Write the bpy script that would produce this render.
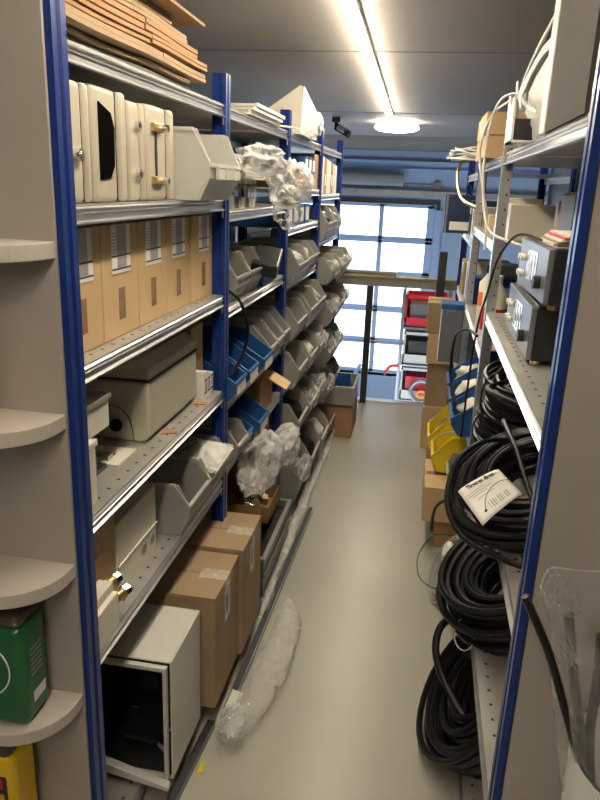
import bpy, bmesh, math, random
from mathutils import Vector, Matrix, noise
PI = math.pi
C = bpy.context.scene.collection
SC = bpy.context.scene
for o in list(bpy.data.objects): bpy.data.objects.remove(o)

# ---------------------------------------------------------------- camera
f = 700.0
Yv = Vector((130, -210, f)).normalized()
Zd = Vector((-92, 2284, f)); Zd = (Zd - Zd.dot(Yv)*Yv).normalized()
Zv = -Zd; Xv = Yv.cross(Zv)
if Xv.x < 0: Xv = -Xv
right = Vector((Xv.x, Yv.x, Zv.x)); down = Vector((Xv.y, Yv.y, Zv.y)); fwd = Vector((Xv.z, Yv.z, Zv.z))
cam_data = bpy.data.cameras.new('camera'); cam = bpy.data.objects.new('camera', cam_data); C.objects.link(cam)
M4 = Matrix((( right.x, -down.x, -fwd.x, 0), (right.y, -down.y, -fwd.y, 0), (right.z, -down.z, -fwd.z, 1.7), (0, 0, 0, 1)))
cam.matrix_world = M4
cam_data.sensor_fit = 'VERTICAL'; cam_data.sensor_height = 24; cam_data.lens = f/800*24
cam_data.clip_start = .02
SC.camera = cam
# ---------------------------------------------------------------- world / exposure
w = bpy.data.worlds.new('sky'); SC.world = w; w.use_nodes = True
bg = w.node_tree.nodes['Background']; bg.inputs[0].default_value = (0.76, 0.87, 1.0, 1); bg.inputs[1].default_value = 4.4
SC.view_settings.view_transform = 'Standard'; SC.view_settings.look = 'None'
SC.view_settings.exposure = 0.12; SC.view_settings.gamma = 1.0
SC.view_settings.use_curve_mapping = False
STRIP = 62.0; WARM = (1.0, 0.865, 0.67)
pl = bpy.data.lights.new('door_daylight_portal', 'AREA'); pl.shape = 'RECTANGLE'; pl.size = 3.6; pl.size_y = 2.8; pl.cycles.is_portal = True
po = bpy.data.objects.new('door_daylight_portal', pl); C.objects.link(po); po.location = (-1.75, 11.7, .1); po.rotation_euler = (-PI/2, 0, 0)

# ---------------------------------------------------------------- materials
def mat(name, col, rough=.5, metal=0., var=0., scale=8., bump=0., bscale=40., emit=None, alpha=None, spec=None, coat=0, aniso=None, col2=None):
    m = bpy.data.materials.new(name); m.use_nodes = True
    nt = m.node_tree; b = nt.nodes['Principled BSDF']
    b.inputs['Base Color'].default_value = (*col, 1); b.inputs['Roughness'].default_value = rough; b.inputs['Metallic'].default_value = metal
    if spec is not None: b.inputs['Specular IOR Level'].default_value = spec
    if coat: b.inputs['Coat Weight'].default_value = coat
    tc = nt.nodes.new('ShaderNodeTexCoord')
    if var or col2:
        n = nt.nodes.new('ShaderNodeTexNoise'); n.inputs['Scale'].default_value = scale; n.inputs['Detail'].default_value = 5
        nt.links.new(tc.outputs['Object'], n.inputs['Vector'])
        r = nt.nodes.new('ShaderNodeValToRGB'); r.color_ramp.elements[0].position = .3; r.color_ramp.elements[1].position = .7
        if aniso:
            mp = nt.nodes.new('ShaderNodeMapping'); mp.inputs['Scale'].default_value = aniso
            nt.links.new(tc.outputs['Object'], mp.inputs[0]); nt.links.new(mp.outputs[0], n.inputs['Vector'])
        c2 = col2 or tuple(c*(1-var) for c in col)
        r.color_ramp.elements[0].color = (*c2, 1); r.color_ramp.elements[1].color = (*[min(1, c*(1+var*.5)) for c in col], 1)
        nt.links.new(n.outputs[0], r.inputs[0]); nt.links.new(r.outputs[0], b.inputs['Base Color'])
    if bump:
        n2 = nt.nodes.new('ShaderNodeTexNoise'); n2.inputs['Scale'].default_value = bscale; n2.inputs['Detail'].default_value = 3
        nt.links.new(tc.outputs['Object'], n2.inputs['Vector'])
        bp = nt.nodes.new('ShaderNodeBump'); bp.inputs['Strength'].default_value = bump; bp.inputs['Distance'].default_value = .01
        nt.links.new(n2.outputs[0], bp.inputs['Height']); nt.links.new(bp.outputs[0], b.inputs['Normal'])
    if emit: b.inputs['Emission Color'].default_value = (*emit[0], 1); b.inputs['Emission Strength'].default_value = emit[1]
    return m
def film(name, col, density, rough=.2, wrinkle=.7):
    m = bpy.data.materials.new(name); m.use_nodes = True; nt = m.node_tree; nt.nodes.clear()
    out = nt.nodes.new('ShaderNodeOutputMaterial'); tr = nt.nodes.new('ShaderNodeBsdfTransparent')
    b = nt.nodes.new('ShaderNodeBsdfPrincipled'); b.inputs['Base Color'].default_value = (*col, 1); b.inputs['Roughness'].default_value = rough
    b.inputs['Specular IOR Level'].default_value = 1.0
    fr = nt.nodes.new('ShaderNodeLayerWeight'); fr.inputs['Blend'].default_value = .35
    tc = nt.nodes.new('ShaderNodeTexCoord'); n = nt.nodes.new('ShaderNodeTexNoise'); n.inputs['Scale'].default_value = 14; n.inputs['Detail'].default_value = 6
    nt.links.new(tc.outputs['Object'], n.inputs['Vector'])
    vo = nt.nodes.new('ShaderNodeTexNoise'); vo.inputs['Scale'].default_value = 30; vo.inputs['Distortion'].default_value = 2.5; vo.inputs['Detail'].default_value = 3
    nt.links.new(tc.outputs['Object'], vo.inputs['Vector'])
    bp = nt.nodes.new('ShaderNodeBump'); bp.inputs['Strength'].default_value = wrinkle; bp.inputs['Distance'].default_value = .012; nt.links.new(vo.outputs[0], bp.inputs['Height']); nt.links.new(bp.outputs[0], b.inputs['Normal'])
    ma = nt.nodes.new('ShaderNodeMath'); ma.operation = 'MULTIPLY_ADD'; ma.inputs[1].default_value = .7; ma.inputs[2].default_value = density
    nt.links.new(fr.outputs['Facing'], ma.inputs[0])
    mb = nt.nodes.new('ShaderNodeMath'); mb.operation = 'MULTIPLY_ADD'; mb.inputs[1].default_value = .8; mb.inputs[2].default_value = -.36
    nt.links.new(n.outputs[0], mb.inputs[0])
    ad = nt.nodes.new('ShaderNodeMath'); ad.use_clamp = True
    nt.links.new(ma.outputs[0], ad.inputs[0]); nt.links.new(mb.outputs[0], ad.inputs[1])
    mx = nt.nodes.new('ShaderNodeMixShader'); nt.links.new(ad.outputs[0], mx.inputs[0]); nt.links.new(tr.outputs[0], mx.inputs[1]); nt.links.new(b.outputs[0], mx.inputs[2])
    nt.links.new(mx.outputs[0], out.inputs[0]); return m
M = dict(
 void=mat('black_void', (.004, .004, .004), 1.0, spec=0.0),
 seam=mat('ceiling_seam', (.13, .12, .11), .8),
 boardgrey=mat('grey_board', (.075, .068, .063), .85, var=.05, spec=.2),
 floor=mat('floor_epoxy', (.37, .36, .31), .30, var=.10, scale=1.6, bump=.05, bscale=6),
 ceil=mat('ceiling_sheet', (.27, .25, .23), .6, var=.06, scale=1.2, spec=.3, bump=.05, bscale=3),
 wall=mat('painted_wall', (.36, .38, .40), .7, var=.05),
 hallwall=mat('hall_wall', (.44, .58, .80), .6, var=.04),  # blue of the daylight is put into the wall colour
 doorframe=mat('white_door_metal_sky_tint', (.46, .62, .90), .4),  # bluish daylight cast painted into the metal's base colour
 laminate=mat('grey_laminate', (.37, .335, .305), .42, var=.06, scale=6, bump=.02, bscale=200),
 lamshelf=mat('pale_laminate', (.50, .455, .41), .4, var=.05, scale=6),
 blue=mat('blue_enamel', (.007, .030, .185), .3, var=.12, scale=20, coat=.1, spec=.35),
 navy=mat('navy_enamel', (.012, .028, .085), .35, var=.2, scale=6),
 galv=mat('galvanised_steel', (.62, .63, .64), .30, .9, var=.10, scale=9, bump=.015, bscale=40),
 sheet=mat('shelf_sheet_steel', (.47, .46, .43), .42, .55, var=.2, scale=7, bump=.05, bscale=30),
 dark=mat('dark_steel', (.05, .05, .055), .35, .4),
 black=mat('black_plastic', (.012, .012, .013), .38),
 rubber=mat('black_cable', (.008, .008, .009), .36, var=.2, scale=30, spec=.35),
 card=mat('cardboard', (.60, .42, .225), .85, var=.12, scale=5, bump=.04, bscale=90),
 cardd=mat('brown_cardboard', (.38, .22, .11), .85, var=.16, scale=5, bump=.05, bscale=90),
 cardg=mat('dull_cardboard', (.36, .255, .15), .85, var=.14, scale=5, bump=.04, bscale=90),
 tape=mat('packing_tape', (.33, .20, .11), .25, var=.2, scale=30),
 tapec=mat('clear_tape', (.55, .48, .38), .12, var=.3, scale=40),
 label=mat('white_label', (.78, .77, .72), .5, var=.08, scale=30),
 ink=mat('print_ink', (.03, .03, .04), .5),
 greyink=mat('grey_print', (.33, .33, .34), .5),
 beige=mat('beige_paint', (.46, .425, .335), .38, var=.03, scale=3, bump=.03, bscale=300),
 beiged=mat('beige_painted_box', (.47, .445, .36), .42, var=.04, scale=3, bump=.03, bscale=300),
 cream=mat('cream_paint', (.72, .685, .58), .4, var=.03),
 cabgrey=mat('cabinet_grey', (.62, .61, .56), .36, var=.03),
 bin=mat('grey_bin_plastic', (.285, .29, .265), .42, var=.08, scale=10),
 binl=mat('pale_bin_plastic', (.52, .52, .47), .4, var=.05, scale=10),
 binrim=mat('bin_rim', (.40, .40, .36), .4),
 bblue=mat('blue_bin_plastic', (.010, .085, .27), .5, var=.1),
 yellow=mat('yellow_plastic', (.78, .58, .02), .4, var=.05),
 red=mat('red_plastic', (.6, .02, .03), .4), orange=mat('orange_plastic', (.85, .25, .04), .4),
 white=mat('white_plastic', (.8, .8, .78), .4), wwire=mat('white_cable', (.66, .66, .64), .4),
 brass=mat('brass', (.62, .45, .22), .3, .9), chrome=mat('chrome', (.75, .75, .74), .18, 1.0),
 green=mat('green_can', (.015, .12, .035), .3), cantop=mat('can_top', (.05, .04, .03), .45),
 canyel=mat('yellow_can', (.75, .48, .01), .32),
 paper=mat('paper', (.70, .68, .60), .7, var=.12, scale=14),
 wood=mat('rail_wood', (.42, .30, .16), .5, var=.2, scale=5),
 lamp=mat('lamp_diffuser', (1, .95, .85), .5, emit=(WARM, STRIP)),
 globe=mat('round_lamp_diffuser', (1, .95, .85), .5, emit=(WARM, 26)),
 screen=mat('display_glass', (.10, .12, .15), .08), silver=mat('silver_panel', (.26, .275, .30), .3, .6),
 bag=film('clear_plastic_bag', (.88, .88, .86), .06, .14), bagd=film('thin_clear_film', (.85, .85, .83), -.04, .12),
 glassm=film('door_glass', (.9, .95, 1), -.35, .05, 0),
 alu=mat('dark_profile', (.13, .14, .17), .25, .8), foil=mat('grey_film', (.4, .4, .38), .2),
 out=mat('outdoor_concrete', (.6, .6, .6), .8, var=.1), tagy=mat('yellow_tag', (.75, .6, .05), .5),
)
# ---------------------------------------------------------------- mesh builder
class MB:
    def __init__(s): s.v = []; s.f = []; s.m = []; s.mi = 0; s.T = None
    def add(s, vs, fs):
        b = len(s.v)
        s.v += [tuple(s.T @ Vector(v)) if s.T else tuple(v) for v in vs]
        s.f += [tuple(b+i for i in f) for f in fs]; s.m += [s.mi]*len(fs)
    def box(s, x0, y0, z0, x1, y1, z1):
        if x0 > x1: x0, x1 = x1, x0
        if y0 > y1: y0, y1 = y1, y0
        if z0 > z1: z0, z1 = z1, z0
        s.add([(x0,y0,z0),(x1,y0,z0),(x1,y1,z0),(x0,y1,z0),(x0,y0,z1),(x1,y0,z1),(x1,y1,z1),(x0,y1,z1)],
              [(0,3,2,1),(4,5,6,7),(0,1,5,4),(1,2,6,5),(2,3,7,6),(3,0,4,7)])
    def hex(s, p):  # 8 points bottom 4 ccw, top 4
        s.add(p, [(0,3,2,1),(4,5,6,7),(0,1,5,4),(1,2,6,5),(2,3,7,6),(3,0,4,7)])
    def prism(s, prof, a, b, axis='y'):
        n = len(prof)
        def P(u, w_, t): return {'y': (u, t, w_), 'x': (t, u, w_), 'z': (u, w_, t)}[axis]
        vs = [P(u, w_, a) for u, w_ in prof] + [P(u, w_, b) for u, w_ in prof]
        fs = [tuple(range(n)), tuple(reversed(range(n, 2*n)))] + [(i, n+i, n+(i+1) % n, (i+1) % n) for i in range(n)]
        s.add(vs, fs)
    def tube(s, pts, r, seg=8, closed=False):
        pts = [Vector(p) for p in pts]; n = len(pts); vs = []
        up = None
        for i, p in enumerate(pts):
            a = pts[i-1] if (i > 0 or closed) else pts[i]; b = pts[(i+1) % n] if (i < n-1 or closed) else pts[i]
            t = (b-a).normalized()
            if up is None: up = Vector((0,0,1)) if abs(t.z) < .9 else Vector((1,0,0))
            u = (up - t*up.dot(t)).normalized(); up = u; w_ = t.cross(u)
            rr = r[i] if isinstance(r, (list, tuple)) else r
            vs += [p + (u*math.cos(2*PI*k/seg) + w_*math.sin(2*PI*k/seg))*rr for k in range(seg)]
        fs = []
        for i in range(n if closed else n-1):
            j = (i+1) % n
            fs += [(i*seg+k, i*seg+(k+1) % seg, j*seg+(k+1) % seg, j*seg+k) for k in range(seg)]
        if not closed: fs += [tuple(reversed(range(seg))), tuple(range((n-1)*seg, n*seg))]
        s.add(vs, fs)
    def cyl(s, a, b, r, seg=20): s.tube([a, b], r, seg)
    def quad(s, *p): s.add(p, [tuple(range(len(p)))])
    def build(s, name, mats, parent=None, smooth=False, bevel=0, seg=2):
        me = bpy.data.meshes.new(name); me.from_pydata(s.v, [], s.f)
        if not isinstance(mats, (list, tuple)): mats = [mats]
        for m in mats: me.materials.append(m)
        for p, mi in zip(me.polygons, s.m): p.material_index = mi; p.use_smooth = smooth
        bm = bmesh.new(); bm.from_mesh(me); bmesh.ops.recalc_face_normals(bm, faces=bm.faces); bm.to_mesh(me); bm.free()
        if smooth:
            try: me.set_sharp_from_angle(angle=math.radians(40))
            except Exception: pass
        o = bpy.data.objects.new(name, me); C.objects.link(o)
        if parent: o.parent = parent
        if bevel:
            bv = o.modifiers.new('bevel', 'BEVEL'); bv.width = bevel; bv.segments = seg; bv.limit_method = 'ANGLE'; bv.angle_limit = math.radians(40)
        return o
def spline(pts, n=8):
    P = [Vector(p) for p in pts]; out = []
    for i in range(len(P)-1):
        p0 = P[max(i-1, 0)]; p1 = P[i]; p2 = P[i+1]; p3 = P[min(i+2, len(P)-1)]
        for k in range(n):
            t = k/n; out.append(.5*((2*p1)+(-p0+p2)*t+(2*p0-5*p1+4*p2-p3)*t*t+(-p0+3*p1-3*p2+p3)*t**3))
    out.append(P[-1]); return out
def tag(o, label=None, cat=None, group=None, kind=None):
    if label: o['label'] = label
    if cat: o['category'] = cat
    if group: o['group'] = group
    if kind: o['kind'] = kind
    return o
def thing(name, label, cat, loc=(0,0,0), rz=0, group=None, rot=None):
    o = bpy.data.objects.new(name, None); C.objects.link(o); o.location = loc; o.rotation_euler = rot or (0,0,rz)
    o.empty_display_size = .05
    return tag(o, label, cat, group)
def struct(name, mb, m, **k): return tag(mb.build(name, m, **k), kind='structure')
def kids(o): return [c for c in bpy.data.objects if c.parent == o]
def dup(root, loc=None, rz=None, label=None, group=None, scale=None):
    r = root.copy(); C.objects.link(r)
    if loc is not None: r.location = loc
    if rz is not None: r.rotation_euler = (0,0,rz)
    if label: r['label'] = label
    if group: r['group'] = group
    if scale: r.scale = scale
    for ch in kids(root):
        c = ch.copy(); C.objects.link(c); c.parent = r
        for g in kids(ch):
            d = g.copy(); C.objects.link(d); d.parent = c
    return r
def text(name, s, size, m, parent, loc, rot, bold=0.0, ext=.0004, sx=1):
    cu = bpy.data.curves.new(name, 'FONT'); cu.body = s; cu.size = size; cu.extrude = ext; cu.offset = bold; cu.align_x = 'CENTER'; cu.align_y = 'CENTER'
    t = bpy.data.objects.new(name, cu); C.objects.link(t); dg = bpy.context.evaluated_depsgraph_get()
    me = bpy.data.meshes.new_from_object(t.evaluated_get(dg)); bpy.data.objects.remove(t)
    me.materials.clear(); me.materials.append(m)
    o = bpy.data.objects.new(name, me); C.objects.link(o); o.parent = parent; o.location = loc; o.rotation_euler = rot; o.scale = (sx, 1, 1)
    return o

# ================================================================ STRUCTURE
CZ = 2.3
b = MB(); b.box(-3, -3, -.22, 3, 5.62, 0); struct('floor', b, M['floor'])
b = MB(); b.box(-3, 5.58, -.24, 3, 5.66, .012); struct('trim_1', b, M['galv'])
b = MB(); b.box(-3, 5.66, -2.7, 3, 11.9, -2.6); struct('floor_lower', b, M['floor'])
b = MB(); b.box(-3, -3, CZ, 3, 11.9, CZ+.1)
struct('ceiling', b, M['ceil'])
b = MB()
for y in (-1.9, .83, 3.56, 6.29, 9.02): b.box(-3, y-.003, CZ-.002, 3, y+.003, CZ+.001)
struct('trim_2', b, M['seam'])
b = MB()
y = 9.1
while y < 11.3: b.prism([(y, CZ), (y+.05, CZ-.05), (y+.13, CZ-.05), (y+.18, CZ)], -3, 3, 'x'); y += .26
struct('trim_3', b, M['ceil'])
b = MB(); b.box(-3.1, -3, -2.6, -3, 11.9, CZ+.1); struct('wall_left', b, M['wall'])
b = MB(); b.box(3, -3, -2.6, 3.1, 11.9, CZ+.1); struct('wall_right', b, M['wall'])
b = MB(); b.box(-3.1, -3.1, -.2, 3.1, -3, CZ+.1); struct('wall_back', b, M['wall'])
DX0, DX1, DZ1 = -2.83, .10, 1.47
b = MB()
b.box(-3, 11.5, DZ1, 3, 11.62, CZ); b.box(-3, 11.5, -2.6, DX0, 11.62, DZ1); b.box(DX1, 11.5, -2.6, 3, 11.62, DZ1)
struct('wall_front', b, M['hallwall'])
# sectional garage door
rows = [1.47, .92, .372, -.194, -.73, -1.27]
b = MB()
for i, z in enumerate(rows): b.box(DX0, 11.5, z-.05, DX1, 11.55, z+.05)
xs = [DX0+.03, -2.12, -1.42, -.72, DX1-.07]
for x in xs: b.box(x-.035 if x > DX0+.1 else DX0, 11.5, -1.27, x+.035 if x < 0 else DX1, 11.55, 1.47)
b.box(DX0, 11.5, -2.6, DX1, 11.55, -1.27)
for z in rows: b.box(DX0, 11.493, z-.006, DX1, 11.5, z+.006)
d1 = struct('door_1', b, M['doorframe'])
b = MB()
for i in range(5):
    for k in range(4): b.box(xs[k]+.035, 11.52, rows[i+1]+.05, xs[k+1]-.035, 11.524, rows[i]-.05)
b.build('door_glass', M['glassm'], d1)
b = MB(); b.box(DX0-.05, 11.46, 1.49, DX1+.08, 11.5, 1.55); b.box(DX1+.02, 11.46, 1.40, DX1+.08, 11.5, 1.49); struct('trim_4', b, M['dark'])
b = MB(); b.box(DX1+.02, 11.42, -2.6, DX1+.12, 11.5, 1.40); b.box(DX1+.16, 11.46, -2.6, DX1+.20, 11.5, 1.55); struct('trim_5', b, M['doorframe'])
b = MB(); b.box(-3, 11.36, 1.60, 3, 11.5, 1.68); struct('trim_6', b, M['sheet'])
b = MB(); b.box(-3, 11.4, 2.08, 3, 11.5, 2.11); b.box(-3, 11.42, 1.99, 3, 11.5, 2.0); struct('trim_7', b, M['doorframe'])
b = MB(); b.box(-30, 11.9, -2.75, 30, 50, -2.7); struct('ground_outdoor', b, M['out'])

# ================================================================ LAMPS
t = thing('strip_light', 'long thin glowing strip light on the ceiling above the aisle', 'ceiling light', (-.33, 3.6, CZ-.04))
b = MB(); b.box(-.022, -2.75, .012, .022, 2.65, .04); b.build('lamp_housing', M['white'], t)
b = MB(); b.box(-.021, -2.73, -.004, .021, 2.63, .012); b.build('lamp_diffuser', M['lamp'], t)
t.rotation_euler = (0, 0, .018)
t2 = thing('strip_light', 'strip light on the ceiling at the start of the aisle', 'ceiling light', (-.2, -.9, CZ-.04))
b = MB(); b.box(-.022, -1.5, .012, .022, 1.5, .04); b.build('lamp_housing', M['white'], t2)
b = MB(); b.box(-.021, -1.48, -.004, .021, 1.48, .012); b.build('lamp_diffuser', M['lamp'], t2)
t = thing('round_ceiling_lamp', 'round flush ceiling lamp glowing at the far end of the strip', 'ceiling light', (-.36, 7.1, CZ-.06))
b = MB(); b.cyl((0,0,.045), (0,0,.06), .10, 32); b.build('lamp_base', M['white'], t, True)
b = MB(); b.tube([(0,0,-.03),(0,0,-.02),(0,0,.0),(0,0,.03),(0,0,.045)], [.10,.17,.21,.20,.15], 32); b.build('lamp_shade', M['globe'], t, True)
t = thing('spotlight', 'small black spotlight with a bright end under the ceiling', 'spotlight', (-.89, 6.77, CZ)); t.scale = (.75, .75, .75)
b = MB(); b.box(-.05, -.04, -.06, .05, .04, 0); b.box(-.02, -.02, -.12, .02, .02, -.06); b.build('bracket', M['black'], t)
b = MB(); b.tube([(.0,0,-.11),(.17,-.05,-.20)], .045, 14); b.build('lamp_head', M['black'], t, True)
b = MB(); b.tube([(.03,-.055,-.12),(.12,-.085,-.165)], .03, 14); b.build('reflector', M['chrome'], t, True)

# ================================================================ RACKS
def post_mb(x, y, z0, z1, sgn, blue=True):
    """x is the aisle face, sgn = +1 when the aisle is on +x"""
    b = MB()
    if blue:
        d = .044
        pr = [(x, y-.026), (x, y-.009), (x-sgn*.006, y-.006), (x-sgn*.006, y+.004), (x, y+.007), (x, y+.026),
              (x-sgn*d, y+.026), (x-sgn*d, y+.016), (x-sgn*.008, y+.016), (x-sgn*.008, y-.016), (x-sgn*.008, y-.016),
              (x-sgn*d, y-.016), (x-sgn*d, y-.026), (x-sgn*.026, y-.026), (x-sgn*.023, y-.022), (x-sgn*.018, y-.022), (x-sgn*.015, y-.026)]
        b.prism(pr, z0, z1, 'z')
        b.mi = 1; z = z0+.04
        while z < z1-.03 and y > 3:
            b.box(x-sgn*.036, y-.0265, z, x-sgn*.030, y-.0258, z+.012); z += .05
    else:
        b.prism([(x, y-.02), (x, y+.02), (x-sgn*.0025, y+.02), (x-sgn*.0025, y-.0175), (x-sgn*.036, y-.0175), (x-sgn*.036, y-.02)], z0, z1, 'z')
        b.mi = 1; z = z0+.04
        while z < z1-.03:
            b.box(x-sgn*.028, y-.0205, z, x-sgn*.022, y-.0198, z+.007); b.box(x+sgn*.0005, y+.003, z, x-sgn*.0005, y+.009, z+.007); z += .05
    return b
def shelf_parts(rack, xf, y0, y1, top, sgn, depth=.5, holes=True, beam=.038):
    xb = xf-sgn*depth
    b = MB(); b.box(xf-sgn*.004, y0+.027, top-.004, xb, y1-.027, top)
    if holes:
        b.mi = 1
        y = y0+.07
        while y < y1-.05:
            for dx in (.028,): b.box(xf-sgn*dx, y-.004, top, xf-sgn*(dx+.008), y+.004, top+.0004)
            y += .055
    s = b.build('shelf', [M['sheet'], M['ink']], rack)
    for X, sg in ((xf, sgn), (xb, -sgn)):
        b = MB(); h = beam
        pr = [(X-sg*.004, top-.0042), (X, top-.0075), (X-sg*.007, top-.009), (X-sg*.007, top-.013), (X-sg*.0005, top-.0165), (X-sg*.006, top-.0185), (X-sg*.006, top-h+.007), (X+sg*.001, top-h+.003), (X, top-h), (X-sg*.014, top-h), (X-sg*.014, top-.0042)]
        b.prism(pr, y0+.0265, y1-.0265, 'y')
        if X == xf:
            for yy in (y1-.0265-.012,): b.box(X-sg*.003, yy, top-h-.022, X-sg*.006, yy+.012, top-h)
        b.build('beam', M['galv'], s)
def rack(label, xf, ys, levels, sgn, kinds, ztop, depth=.5, backs=True):
    t = thing('shelving_rack', label, 'shelving', (0,0,0))
    for y, k in zip(ys, kinds):
        for X, s in ((xf+sgn*.002, sgn), (xf-sgn*depth-sgn*.002, -sgn)):
            o = post_mb(X, y, 0, ztop, s, k).build('post', [M['blue'] if k else M['galv'], M['ink']], t)
            if not k: o['label'] = 'bare galvanised steel post with round holes'
    for i in range(len(ys)-1):
        for z in levels[i]: shelf_parts(t, xf, ys[i], ys[i+1], z, sgn, depth, holes=ys[i] < 3)
        if backs:
            b = MB(); X = xf-sgn*(depth+.02); b.box(X, ys[i]+.023, .1, X-sgn*.002, ys[i+1]-.023, 1.97); b.build('back_panel', M['navy'], t)
    return t
YL = [1.236, 2.30, 3.34, 4.37, 5.39]
LV = [[1.93, 1.648, 1.336, 1.000, .664, .075], [1.93, 1.61, 1.285, .95, .70, .265, .075], [1.93, 1.68, 1.50, 1.235, .95, .70, .42, .075], [1.93, 1.65, 1.37, 1.10, .83, .56, .31, .075]]
rack('long blue shelving rack with galvanised shelves along the left side of the aisle', -.65, YL, LV, 1, [1]*5, 2.02)
YR = [1.232, 2.64, 3.83]
RV = [[1.83, 1.283, .885, .43, .055], [1.83, 1.53, 1.13, .75, .345]]
rack('shelving rack with bare galvanised posts and a blue front post, right side', .24, YR, RV, -1, [1, 0, 0], 2.02)
rack('blue shelving rack at the far right end of the aisle', .24, [3.90, 5.0], [[1.80, 1.45, 1.08, .70, .34, .055]], -1, [1, 1], 1.95)

# ================================================================ DISPLAY SHELVES AND END PANELS (near)
t = thing('corner_display_shelf', 'grey laminate end panel with rounded open shelves left of the blue post', 'shelf', (-1.2, 1.2, 0))
b = MB(); b.box(-.9, 0, 0, .540, .008, CZ-.01); b.build('back_panel', M['laminate'], t, bevel=.001)
for zt in (1.585, 1.255, .925, .600, .2):
    b = MB(); D = .150; R = .12; x1 = .539; pr = [(-.9, 0), (x1, 0)]
    for k in range(13):
        a = k/12*PI/2; pr.append((x1-R+R*math.cos(a), -D+R-R*math.sin(a)))
    pr.append((-.9, -D)); b.prism(pr, zt-.030, zt, 'z'); b.build('shelf', M['lamshelf'], t, bevel=.002)
t = thing('end_panel', 'plain grey laminate end panel to the right of the blue post', 'panel', (.24, 1.2, 0))
b = MB(); b.box(.014, 0, 0, 1.6, .004, 2.2); b.build('panel_board', M['laminate'], t, bevel=.001)
b = MB(); b.box(.012, -.001, 0, .014, .005, 2.2); b.build('edge_band', M['dark'], t)

# cans
def can(name, label, loc, w_, d, h, m, texts):
    t = thing(name, label, 'can', loc)
    b = MB(); b.box(-w_/2, -d/2, 0, w_/2, d/2, h*.90); b.build('can_body', m, t, bevel=.022, seg=5, smooth=True)
    b = MB(); b.box(-w_/2+.004, -d/2+.004, h*.87, w_/2-.004, d/2-.004, h); b.build('can_top', M['cantop'], t, bevel=.018, seg=4, smooth=True)
    return t
g = can('oil_can', 'large green metal can with white ring and red lettering on a rounded shelf', (-.820, 1.125, .6005), .20, .10, .262, M['green'], None)
b = MB(); ring = [(.004+.066*math.cos(a*PI/16), -.0508, .135+.066*math.sin(a*PI/16)) for a in range(32)]
b.tube(ring, .0016, 6, True); b.build('white_ring', M['white'], g)
b = MB(); b.box(-.02, -.0515, .085, .042, -.0502, .165); b.build('white_patch', M['white'], g)
text('red_letters', 'ct', .05, M['red'], g, (.018, -.0522, .165), (PI/2, 0, 0), .001)
b = MB(); b.box(.014, -.0522, .09, .026, -.0512, .13); b.build('green_bar', M['green'], g)
b = MB(); ring = [(.012+.013*math.cos(a*PI/8), -.0508, .045+.013*math.sin(a*PI/8)) for a in range(16)]
b.tube(ring, .001, 6, True); b.build('small_ring', M['white'], g)
b = MB()
for i in range(6): b.box(.1003, -.022, .17-.012*i, .1008, .02, .174-.012*i)
b.build('side_print', M['greyink'], g)
b = MB(); b.box(.1003, -.02, .045, .1010, .025, .07); b.build('side_label', M['white'], g)
yb = can('paint_can', 'yellow can with black and red label under the green can', (-.855, 1.125, .2005), .17, .10, .345, M['canyel'], None)
b = MB(); b.box(-.06, -.0515, .17, .072, -.0502, .262); b.build('black_label', M['ink'], yb)
text('red_letters', 'ed', .04, M['red'], yb, (.044, -.0522, .242), (PI/2, 0, 0), .001)
text('yellow_letters', 'ons', .032, M['canyel'], yb, (.042, -.0522, .21), (PI/2, 0, 0), .001)
t = thing('spray_bottle', 'yellow bottle at the left edge on the second rounded shelf', 'bottle', (-.795, 1.12, 1.2555))
b = MB(); b.tube([(0,0,0),(0,0,.10),(0,0,.12),(0,0,.13)], [.028,.028,.015,.014], 20); b.build('bottle_body', M['yellow'], t, True)
b = MB(); b.cyl((0,0,.13), (0,0,.155), .016, 16); b.build('bottle_cap', M['white'], t, True)

# ================================================================ CARTONS / BINS / ENCLOSURES
def carton(label, x0, x1, y0, y1, z0, z1, m='card', tape=True, lab=False, face=1, group=None, rz=0, openflap=False):
    """closed box; face=+1 label on the +x side"""
    cx, cy = (x0+x1)/2, (y0+y1)/2
    t = thing('cardboard_box', label, 'cardboard box', (cx, cy, z0), rz, group)
    X, Y, H = (x1-x0)/2, (y1-y0)/2, z1-z0
    b = MB(); b.box(-X, -Y, 0, X, Y, H-.002)
    b.box(-X, -Y, H-.002, X, -.0015, H+.001); b.box(-X, .0015, H-.002, X, Y, H+.001)
    b.build('box_body', M[m], t, bevel=.002)
    if tape:
        b = MB(); b.box(-X*.95, -.02, H+.001, X+.0012, .02, H+.0018)
        b.box(X, -.02, H-.07, X+.0012, .02, H+.001); b.box(-X-.001, -.02, H-.06, -X, .02, H+.001); b.build('tape', M['tape'], t)
    if lab:
        b = MB(); s = face; xx = X*s
        w2 = min(Y*.55, .05); b.box(xx, -w2, H*.62, xx+s*.0012, w2, H*.93)
        b.mi = 1
        for k in range(5): b.box(xx+s*.0012, -w2*.8, H*(.66+.045*k), xx+s*.0016, w2*(.2+.12*k), H*(.675+.045*k))
        b.build('shipping_label', [M['label'], M['ink']], t)
    return t
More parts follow.
